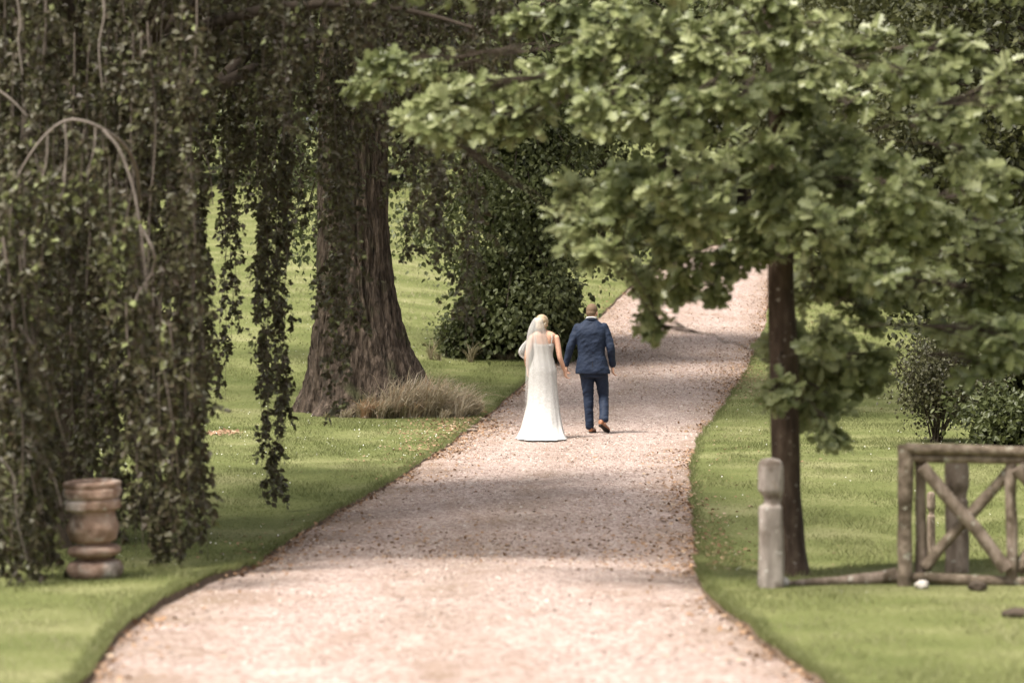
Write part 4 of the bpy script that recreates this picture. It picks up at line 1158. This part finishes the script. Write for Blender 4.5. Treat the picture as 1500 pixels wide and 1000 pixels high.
def bride():
    D0 = 52.9; k = D0 / FPX
    ox = (795 - 750) * k
    zg = float(H(ox, D0)) + 0.022
    y0 = 390 + (CAM_H - zg) / k
    def g(px, py, y): return np.array([(px - 795) * k, y, (y0 - py) * k])
    body = MB()
    hc = g(794, 474.5, 0.03)
    T, e = head(body, hc, -0.25, -0.10, 0.94)
    limb(body, [g(796, 492, 0.0), g(796, 486, 0.0), g(795, 480, 0.01)], [0.052, 0.045, 0.046])
    rings(body, [(0.75, 0, 0, 0.14, 0.11), (0.92, 0.0, 0, 0.165, 0.12), (1.08, 0.0, 0, 0.12, 0.09), (1.18, 0.008, 0, 0.112, 0.082), (1.30, 0.01, 0, 0.134, 0.095), (1.40, 0.012, 0, 0.165, 0.085), (1.445, 0.012, 0, 0.14, 0.065), (1.48, 0.01, 0, 0.06, 0.05)], 2.2)
    ra = [g(814.5, 495, 0), g(817, 506, -0.01), g(820, 523, -0.02), g(824, 534, 0.02), g(827, 543, 0.06)]
    la = [g(779, 495, 0), g(775, 508, -0.01), g(771.5, 522, -0.02), g(772, 533, 0.03), g(773.5, 540, 0.06)]
    limb(body, ra, [0.046, 0.042, 0.036, 0.031, 0.022]); limb(body, la, [0.046, 0.042, 0.036, 0.031, 0.022])
    hand(body, ra[-1], (0.22, 0.10, -1), (-0.4, 1, 0), 0.7, 0.92)
    hand(body, la[-1], (0.0, 0.1, -1), (0.3, 1, 0), 0.5, 0.92)
    for q in (-0.07, 0.07):
        limb(body, [(q, 0, 0.85), (q, 0.02, 0.48), (q, 0.0, 0.09), (q, 0.10, 0.05)], [0.075, 0.05, 0.035, 0.03])
    p = bpy.data.objects.new('person', remesh(body, 'person', M['skin'], 0.0072, 2))
    p.location = (ox, D0, zg); col.objects.link(p)
    tag(p, 'bride in long ivory lace gown and tulle veil with bare shoulder holding the man’s hand'.replace('’', ''), 'person')
    p['label'] = 'bride in long ivory lace gown and tulle veil with one bare shoulder, walking away'
    for q in (-1, 1):
        m = MB(); ell(m, T((q * 0.031, 0.076, 0.006)), (0.0115,) * 3, None, 8, 10); local('eye', m.mesh('eye', M['eye']), p)
    h = MB()
    ell(h, T((0, -0.020, 0.038)), (0.092, 0.110, 0.096), e); ell(h, T((0.004, -0.062, -0.035)), (0.078, 0.062, 0.070), e); ell(h, T((0.01, -0.085, -0.062)), (0.056, 0.045, 0.046), e)
    ho = local('hair', remesh(h, 'hair', M['blonde'], 0.006, 3), p)
    for q in range(14):
        a = -0.9 + q * 0.14
        m = MB(); c = T((0.088 * math.sin(a) + 0.004, -0.030 - 0.085 * math.cos(a), 0.000 + 0.012 * math.sin(q * 2.1)))
        ell(m, c, (0.008, 0.008, 0.009), None, 6, 8); local('hair_pearl', m.mesh('hair_pearl', M['pearl']), ho)
    # gown
    def fold(t, th):
        low = np.clip(1 - t * 1.7, 0, 1) ** 1.3
        return 1 + low * (0.05 * np.sin(th * 9 + 1.5 * np.sin(th * 2)) + 0.03 * np.sin(th * 17 + 2) + 0.05 * np.clip(0.12 - t, 0, 1) / 0.12 * np.sin(th * 23 + 3 * np.sin(th * 3))) + 0.004 * np.sin(th * 5 + t * 40)
    d_ = MB()
    rings(d_, [(0.012, -0.02, -0.42, 0.335, 0.66), (0.03, -0.02, -0.36, 0.322, 0.56), (0.10, -0.015, -0.20, 0.296, 0.40), (0.20, -0.01, -0.11, 0.272, 0.30), (0.42, 0.0, -0.05, 0.228, 0.220), (0.65, 0.0, -0.02, 0.205, 0.180), (0.82, 0.0, -0.01, 0.196, 0.160), (0.93, 0.003, -0.005, 0.190, 0.152), (1.04, 0.006, 0, 0.158, 0.120), (1.14, 0.010, 0, 0.130, 0.098), (1.22, 0.012, 0, 0.136, 0.098), (1.28, 0.01, 0.008, 0.150, 0.106), (1.33, 0.01, 0.03, 0.145, 0.085)], 2.15, 90, 110, fold)
    dr = local('gown', d_.mesh('gown', M['lace']), p)
    m = MB(); tube(m, spline([(0.115, -0.085, 1.28), (0.128, -0.082, 1.36), (0.125, -0.045, 1.425), (0.12, 0.02, 1.44), (0.11, 0.09, 1.36), (0.10, 0.11, 1.30)], 24), 0.006, 8, ry=0.012); local('strap', m.mesh('strap', M['lace']), dr)
    m = MB(); tube(m, spline([(-0.095, -0.085, 1.28), (-0.108, -0.082, 1.36), (-0.105, -0.045, 1.425), (-0.10, 0.02, 1.44), (-0.09, 0.09, 1.36), (-0.08, 0.11, 1.30)], 24), 0.006, 8, ry=0.012); local('strap', m.mesh('strap', M['lace']), dr)
    # veil
    def sheet(secs, n, nc, amp, seed, arc):
        s = spline(np.asarray(secs, float), n)       # z, cx, cy, rx, ry
        u = np.linspace(-arc, arc, nc)
        t = np.linspace(0, 1, n)[:, None]
        rip = 1 + amp * (0.25 + t) * (np.sin(u[None] * 7 + 0.8 * np.sin(t * 3)) + 0.7 * np.sin(u[None] * 13 + 2 + t * 2))
        x = s[:, 1][:, None] + s[:, 3][:, None] * np.sin(u)[None]
        y = s[:, 2][:, None] - s[:, 4][:, None] * np.cos(u)[None] * rip
        z = np.repeat(s[:, 0][:, None], nc, 1) + 0.01 * np.sin(u[None] * 9) * t
        m = MB(); m.add(np.stack([x, y, z], -1).reshape(-1, 3), grid_faces(n, nc)); return m
    vl = local('veil', sheet([(1.655, -0.055, -0.04, 0.055, 0.07), (1.60, -0.066, -0.02, 0.085, 0.13), (1.50, -0.078, 0.0, 0.118, 0.185), (1.40, -0.075, 0.0, 0.142, 0.195), (1.25, -0.065, 0.0, 0.170, 0.205), (1.10, -0.050, 0.0, 0.186, 0.215), (0.95, -0.035, 0.0, 0.200, 0.225), (0.80, -0.03, 0.0, 0.208, 0.235), (0.62, -0.03, -0.01, 0.215, 0.255), (0.45, -0.02, -0.05, 0.232, 0.30), (0.26, -0.015, -0.10, 0.262, 0.38)], 60, 80, 0.05, 1, 1.5).mesh('veil', M['tulle']), p)
    m2 = sheet([(1.34, -0.215, 0.02, 0.02, 0.03), (1.27, -0.25, 0.02, 0.045, 0.06), (1.20, -0.275, 0.02, 0.06, 0.08), (1.14, -0.265, 0.02, 0.055, 0.07), (1.09, -0.225, 0.02, 0.03, 0.03)], 24, 40, 0.06, 2, 2.6)
    local('veil_flounce', m2.mesh('veil_flounce', M['tulle']), vl)
    m = MB(); tube(m, [T(q) for q in ((-0.05, -0.105, 0.045), (-0.02, -0.122, 0.045), (0.015, -0.120, 0.042))], 0.007, 8); local('veil_comb', m.mesh('veil_comb', M['pearl']), vl)
groom(); bride()

# ------------------------------------------------------------------ grass, petals, litter, gravel
def blades(n, dmin, dmax, wfun, hrange, wid, seed, pad=220):
    n = int(n * 1.12)
    r = np.random.default_rng(seed)
    d = np.sqrt(r.uniform(dmin ** 2, dmax ** 2, n * 2)); px = r.uniform(-pad, 1500 + pad, n * 2)
    x = (px - 750) / FPX * d
    ok = on_lawn(x, d); x = x[ok][:n]; d = d[ok][:n]
    return x, d, r
def blade_mesh(mb, x, d, z, h, w, lean, r, rnd):
    n = len(x)
    a = r.uniform(0, math.pi, n); la = r.uniform(0, 2 * math.pi, n)
    dx = np.cos(a) * w; dy = np.sin(a) * w
    b = np.stack([x, d, z], 1)
    v0 = b - np.stack([dx, dy, 0 * w], 1); v1 = b + np.stack([dx, dy, 0 * w], 1)
    v2 = b + np.stack([np.cos(la) * lean * h, np.sin(la) * lean * h, h], 1)
    v = np.stack([v0, v1, v2], 1).reshape(-1, 3)
    mb.add(v, np.arange(n * 3).reshape(-1, 3), rnd)
gm = MB()
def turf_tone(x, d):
    return np.clip(0.36 + 0.55 * fnoise(x * 0.5 + 3, d * 0.22, 81, 3) + 0.48 * sst(58, 82, d) * (x < 6) + 0.12 * (x > 3) + 0.26 * (1 - sst(29, 32, d)), 0.02, 0.9)  # random patches, plus sunlight painted in as paler far and near turf
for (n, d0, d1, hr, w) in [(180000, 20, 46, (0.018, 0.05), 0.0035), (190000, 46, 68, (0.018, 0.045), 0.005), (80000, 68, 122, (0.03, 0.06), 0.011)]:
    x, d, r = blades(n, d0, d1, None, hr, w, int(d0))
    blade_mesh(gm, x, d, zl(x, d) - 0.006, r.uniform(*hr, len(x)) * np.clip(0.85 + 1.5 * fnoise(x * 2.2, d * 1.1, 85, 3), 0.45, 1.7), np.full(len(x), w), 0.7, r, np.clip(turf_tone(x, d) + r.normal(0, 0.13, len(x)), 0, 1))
# the ragged fringe over the cut edges
for side, fn in ((-1, xl), (1, xr)):
    r = np.random.default_rng(91 + side)
    d = np.concatenate([r.uniform(20, 75, 14000), r.uniform(20, 34, 9000)]); x = fn(d) + side * r.uniform(-0.01, 0.06, len(d))
    blade_mesh(gm, x, d, H(x, d) + 0.025, r.uniform(0.03, 0.075, len(d)), np.full(len(d), 0.004), 0.9, r, np.clip(r.normal(0.28, 0.15, len(d)), 0, 1))
g = gm.build('grass', M['grass'], smooth=False)
tag(g, 'short mown grass on both lawns beside the drive', 'grass', kind='stuff')

pm = MB(); r = np.random.default_rng(5)
cx_, cd_, _ = blades(3000, 26, 74, None, None, None, 6)
ok = (fnoise(cx_ * 0.6, cd_ * 0.3, 95, 2) > -0.05) & ((cx_ < 0) | (r.random(len(cx_)) < 0.35))
cx_, cd_ = cx_[ok], cd_[ok]
pos = np.stack([cx_, cd_, zl(cx_, cd_) + r.uniform(0.02, 0.045, len(cx_))], 1)
leaf_mass(pm, [(-.5, -.5, 0), (.5, -.5, 0), (.5, .5, 0), (-.5, .5, 0)], np.array([(0, 1, 2, 3)]), pos, frames(r.normal(size=(len(pos), 3)) * (1, 1, .3), np.array([0, -0.6, 1.0]) + r.normal(0, .3, (len(pos), 3))), r.uniform(0.007, 0.015, len(pos)), r.random(len(pos)))
tag(pm.build('daisies', M['petal'], smooth=False), 'tiny white daisies dotted over the lawns', 'daisies', kind='stuff')

lm_ = MB(); r = np.random.default_rng(15)
def scatter_litter(n, d0, d1, inside, spread, size, seed, tone=(0.5, 0.25)):
    r = np.random.default_rng(seed)
    d = r.uniform(d0, d1, n)
    s = np.where(r.random(n) < 0.5, -1, 1)
    off_ = np.abs(r.exponential(spread, n)) * (1 if inside else -1)
    x = np.where(s < 0, xl(d) + 0.02 + off_, xr(d) - 0.02 - off_)
    keep = fnoise(d * 0.45 + s * 30, x * 0.5, seed, 2) > -0.12
    x, d = x[keep], d[keep]; m = len(x)
    pos = np.stack([x, d, HP(x, d) + 0.022 + r.uniform(0, 0.012, m)], 1)
    leaf_mass(lm_, DIAM_V, DIAM_F, pos, frames(r.normal(size=(m, 3)) * (1, 1, 0.25), np.array([0, 0, 1.0]) + r.normal(0, .35, (m, 3))), r.uniform(*size, m), np.clip(r.normal(*tone, m), 0, 1))
scatter_litter(6500, 22, 100, True, 0.12, (0.025, 0.065), 16)
scatter_litter(2500, 28, 90, True, 0.5, (0.02, 0.05), 17)
# drifts of orange needles and leaves on the drive
for (px, py, rx, rd, n) in [(690, 628, 0.45, 1.5, 1500), (1080, 555, 0.35, 2.5, 1200), (920, 470, 0.4, 6, 900), (1005, 480, 0.9, 9, 1500), (965, 540, 0.8, 3.5, 900), (900, 500, 0.3, 3.5, 900), (1060, 430, 0.8, 8, 700), (640, 650, 0.3, 2, 600), (560, 800, 0.9, 1.6, 700), (800, 810, 1.0, 1.6, 700), (950, 790, 0.5, 2.5, 600), (1015, 760, 0.15, 3.5, 500), (650, 700, 0.5, 2, 300), (930, 690, 0.9, 4, 400)]:
    x0, d0 = ground_px(px, py); q = r.normal(size=(n, 2))
    x = x0 + q[:, 0] * rx; d = d0 + q[:, 1] * rd
    pos = np.stack([x, d, np.where(on_lawn(x, d), zl(x, d) + 0.015, HP(x, d) + 0.024)], 1)
    leaf_mass(lm_, DIAM_V, DIAM_F, pos, frames(r.normal(size=(n, 3)) * (1, 1, .2), np.array([0, 0, 1.0]) + r.normal(0, .3, (n, 3))), r.uniform(0.02, 0.06, n), np.clip(r.normal(0.6, 0.2, n), 0, 1))
# a few on the lawn left, under the beech
x0, d0 = ground_px(325, 635)
q = r.normal(size=(140, 2)); x = x0 + q[:, 0] * 0.14; d = d0 + q[:, 1] * 0.3
leaf_mass(lm_, DIAM_V, DIAM_F, np.stack([x, d, zl(x, d) + .02], 1), frames(r.normal(size=(140, 3)) * (1, 1, .3), np.array([0, -.4, 1.0]) + r.normal(0, .4, (140, 3))), r.uniform(.03, .08, 140), np.clip(r.normal(.6, .2, 140), 0, 1))
tag(lm_.build('leaf_litter', M['litter'], smooth=False), 'brown and orange fallen leaves along the edges of the drive', 'leaves', kind='stuff')

pb = MB(); r = np.random.default_rng(25)
n = 42000
d = np.sqrt(r.uniform(23 ** 2, 80 ** 2, n)); t = r.uniform(0, 1, n)
x = xl(d) + 0.03 + (xr(d) - xl(d) - 0.06) * t
z = HP(x, d) + 0.02 * (1 - (2 * t - 1) ** 2) + 0.006
PV = [(1, 0, 0), (0, 1, 0), (-1, 0, 0), (0, -1, 0), (0, 0, 0.7)]
PF = np.array([(0, 1, 4), (1, 2, 4), (2, 3, 4), (3, 0, 4)])
a = r.uniform(0, 6.28, n)
leaf_mass(pb, PV, PF, np.stack([x, d, z - 0.004], 1), frames(np.stack([np.cos(a), np.sin(a), 0.2 * r.normal(size=n)], 1), np.array([0, 0, 1.0]) + r.normal(0, .25, (n, 3))), r.uniform(0.005, 0.014, n) * (1 + 0.5 * (r.random(n) < .1)), np.clip(r.normal(0.5, 0.28, n), 0, 1))
tag(pb.build('gravel', M['pebble'], smooth=False), 'loose pinkish gravel stones on the drive', 'gravel', kind='stuff')

# dry grass round the old tree's foot
dg = MB(); r = np.random.default_rng(35)
def tuft(px, py, dz, n, hr, spread, lean, tone, up=0.0):
    x0, d0 = ground_px(px, py); d0 += dz
    x = x0 + r.normal(0, spread, n); d = d0 + r.normal(0, spread * 0.6, n)
    nt_ = max(3, n // 45); ti = r.integers(0, nt_, n); tx_ = r.normal(0, spread, nt_); ty_ = r.normal(0, spread * 0.5, nt_)
    x = x0 + tx_[ti] + r.normal(0, 0.03, n); d = d0 + ty_[ti] + r.normal(0, 0.03, n)
    h = r.uniform(*hr, n) * r.uniform(0.45, 1.1, nt_)[ti]; ax = r.normal(lean, 0.45, n) + r.normal(0, 0.35, nt_)[ti]; ay = r.normal(-0.3, 0.3, n)
    z0 = zl(x, d) - 0.03 + up * np.maximum(0, (x0 + 0.3 - x))
    ts = np.array([0, 0.4, 0.75, 1.0])
    w = np.array([0.005, 0.0045, 0.0035, 0.001])
    an = r.uniform(0, math.pi, n)
    V = []
    for tq, wq in zip(ts, w):
        c = np.stack([x + ax * h * tq ** 2, d + ay * h * tq ** 2, z0 + h * (tq - 0.42 * tq ** 3)], 1)
        s = np.stack([np.cos(an) * wq, np.sin(an) * wq, 0 * an], 1)
        V += [c - s, c + s]
    v = np.stack(V, 1).reshape(-1, 3)
    f = np.array([(0, 1, 3, 2), (2, 3, 5, 4), (4, 5, 7, 6)])[None] + (np.arange(n) * 8)[:, None, None]
    dg.add(v, f.reshape(-1, 4), np.repeat(np.clip(r.normal(tone, 0.16, n), 0, 1), 3))
# tussocks round the right-hand roots
def tussock(x0, d0, n, h0, az, tone):
    a_ = r.normal(az, 0.75, n); ln_ = np.abs(r.normal(0.45, 0.28, n)); h = h0 * r.uniform(0.5, 1.1, n)
    x = x0 + r.normal(0, 0.035, n); d = d0 + r.normal(0, 0.035, n); z0 = zl(x, d) - 0.03
    an = r.uniform(0, math.pi, n); V = []
    for tq, wq in zip((0, 0.4, 0.75, 1.0), (0.005, 0.0045, 0.0035, 0.001)):
        c = np.stack([x + np.cos(a_) * ln_ * h * (0.25 * tq + tq ** 2), d + np.sin(a_) * ln_ * h * (0.25 * tq + tq ** 2), z0 + h * (tq - (0.25 + 0.3 * ln_) * tq ** 3)], 1)
        sd = np.stack([np.cos(an) * wq, np.sin(an) * wq, 0 * an], 1)
        V += [c - sd, c + sd]
    f = np.array([(0, 1, 3, 2), (2, 3, 5, 4), (4, 5, 7, 6)])[None] + (np.arange(n) * 8)[:, None, None]
    dg.add(np.stack(V, 1).reshape(-1, 3), f.reshape(-1, 4), np.repeat(np.clip(r.normal(tone, 0.14, n), 0, 1), 3))
for q in range(120):
    az = np.clip(r.normal(-0.95, 0.45), -1.9, -0.1); rad_ = (1.20 + 0.5 * math.cos(az)) * r.uniform(0.62, 1.08)
    x0 = OT[0] + math.cos(az) * rad_ * 1.05; d0 = OT[1] + math.sin(az) * rad_ * 0.95
    peak = math.exp(-((az + 0.95) / 0.5) ** 2)
    tussock(x0, d0, 60, r.uniform(0.12, 0.35) + 0.85 * peak * r.random(), az + 0.5, r.choice([0.25, 0.45, 0.6, 0.66, 0.9]))
for px, py, h0, tn in [(480, 611, 0.15, 0.1), (660, 611, 0.4, 0.5), (672, 612, 0.5, 0.55), (684, 610, 0.35, 0.25), (692, 607, 0.45, 0.4), (650, 613, 0.3, 0.6), (676, 604, 0.7, 0.6)]:
    q_ = ground_px(px, py); tussock(q_[0], q_[1], 70, h0, -0.8, tn)
tuft(665, 600, 0.6, 60, (0.6, 1.0), 0.25, 0.1, 0.6); tuft(690, 600, 0.4, 40, (0.5, 0.9), 0.2, 0.0, 0.6)
tuft(640, 528, 0, 160, (0.2, 0.7), 0.3, 0.0, 0.35); tuft(700, 526, 0, 160, (0.2, 0.5), 0.4, 0.0, 0.3); tuft(790, 526, 0, 120, (0.15, 0.4), 0.4, 0.0, 0.25)
tag(dg.build('dry_grass', M['dry_grass'], smooth=False), 'long straw-coloured grass spilling round the foot of the old tree', 'dry grass', kind='stuff')

# sticks of fallen bark by the path edge
for k, (px, py, L, a, lab) in enumerate([(683, 632, 0.36, 0.1, 'long brown strip of fallen bark lying on the drive edge'), (688, 626, 0.28, -0.25, 'pale strip of fallen bark lying behind the long brown one'), (668, 633, 0.2, 0.3, 'short dark strip of fallen bark touching the lawn edge'), (706, 618, 0.24, 0.05, 'thin pale strip of fallen bark among orange needles')]):
    x, d = ground_px(px, py)
    mb = MB(); tube(mb, spline([(-L / 2, 0, 0.012), (-L / 6, 0.02, 0.022), (L / 6, -0.01, 0.026), (L / 2, 0.02, 0.014)], 12), np.array([0.012] + [0.022] * 10 + [0.008]), 8, ry=np.array([0.005] + [0.009] * 10 + [0.004]))
    o = bpy.data.objects.new('bark_strip', mb.mesh('bark_strip', M['weathered'])); o.location = (x, d, float(H(x, d)) + 0.014); o.rotation_euler = (0, 0, a)
    col.objects.link(o); tag(o, lab, 'bark')
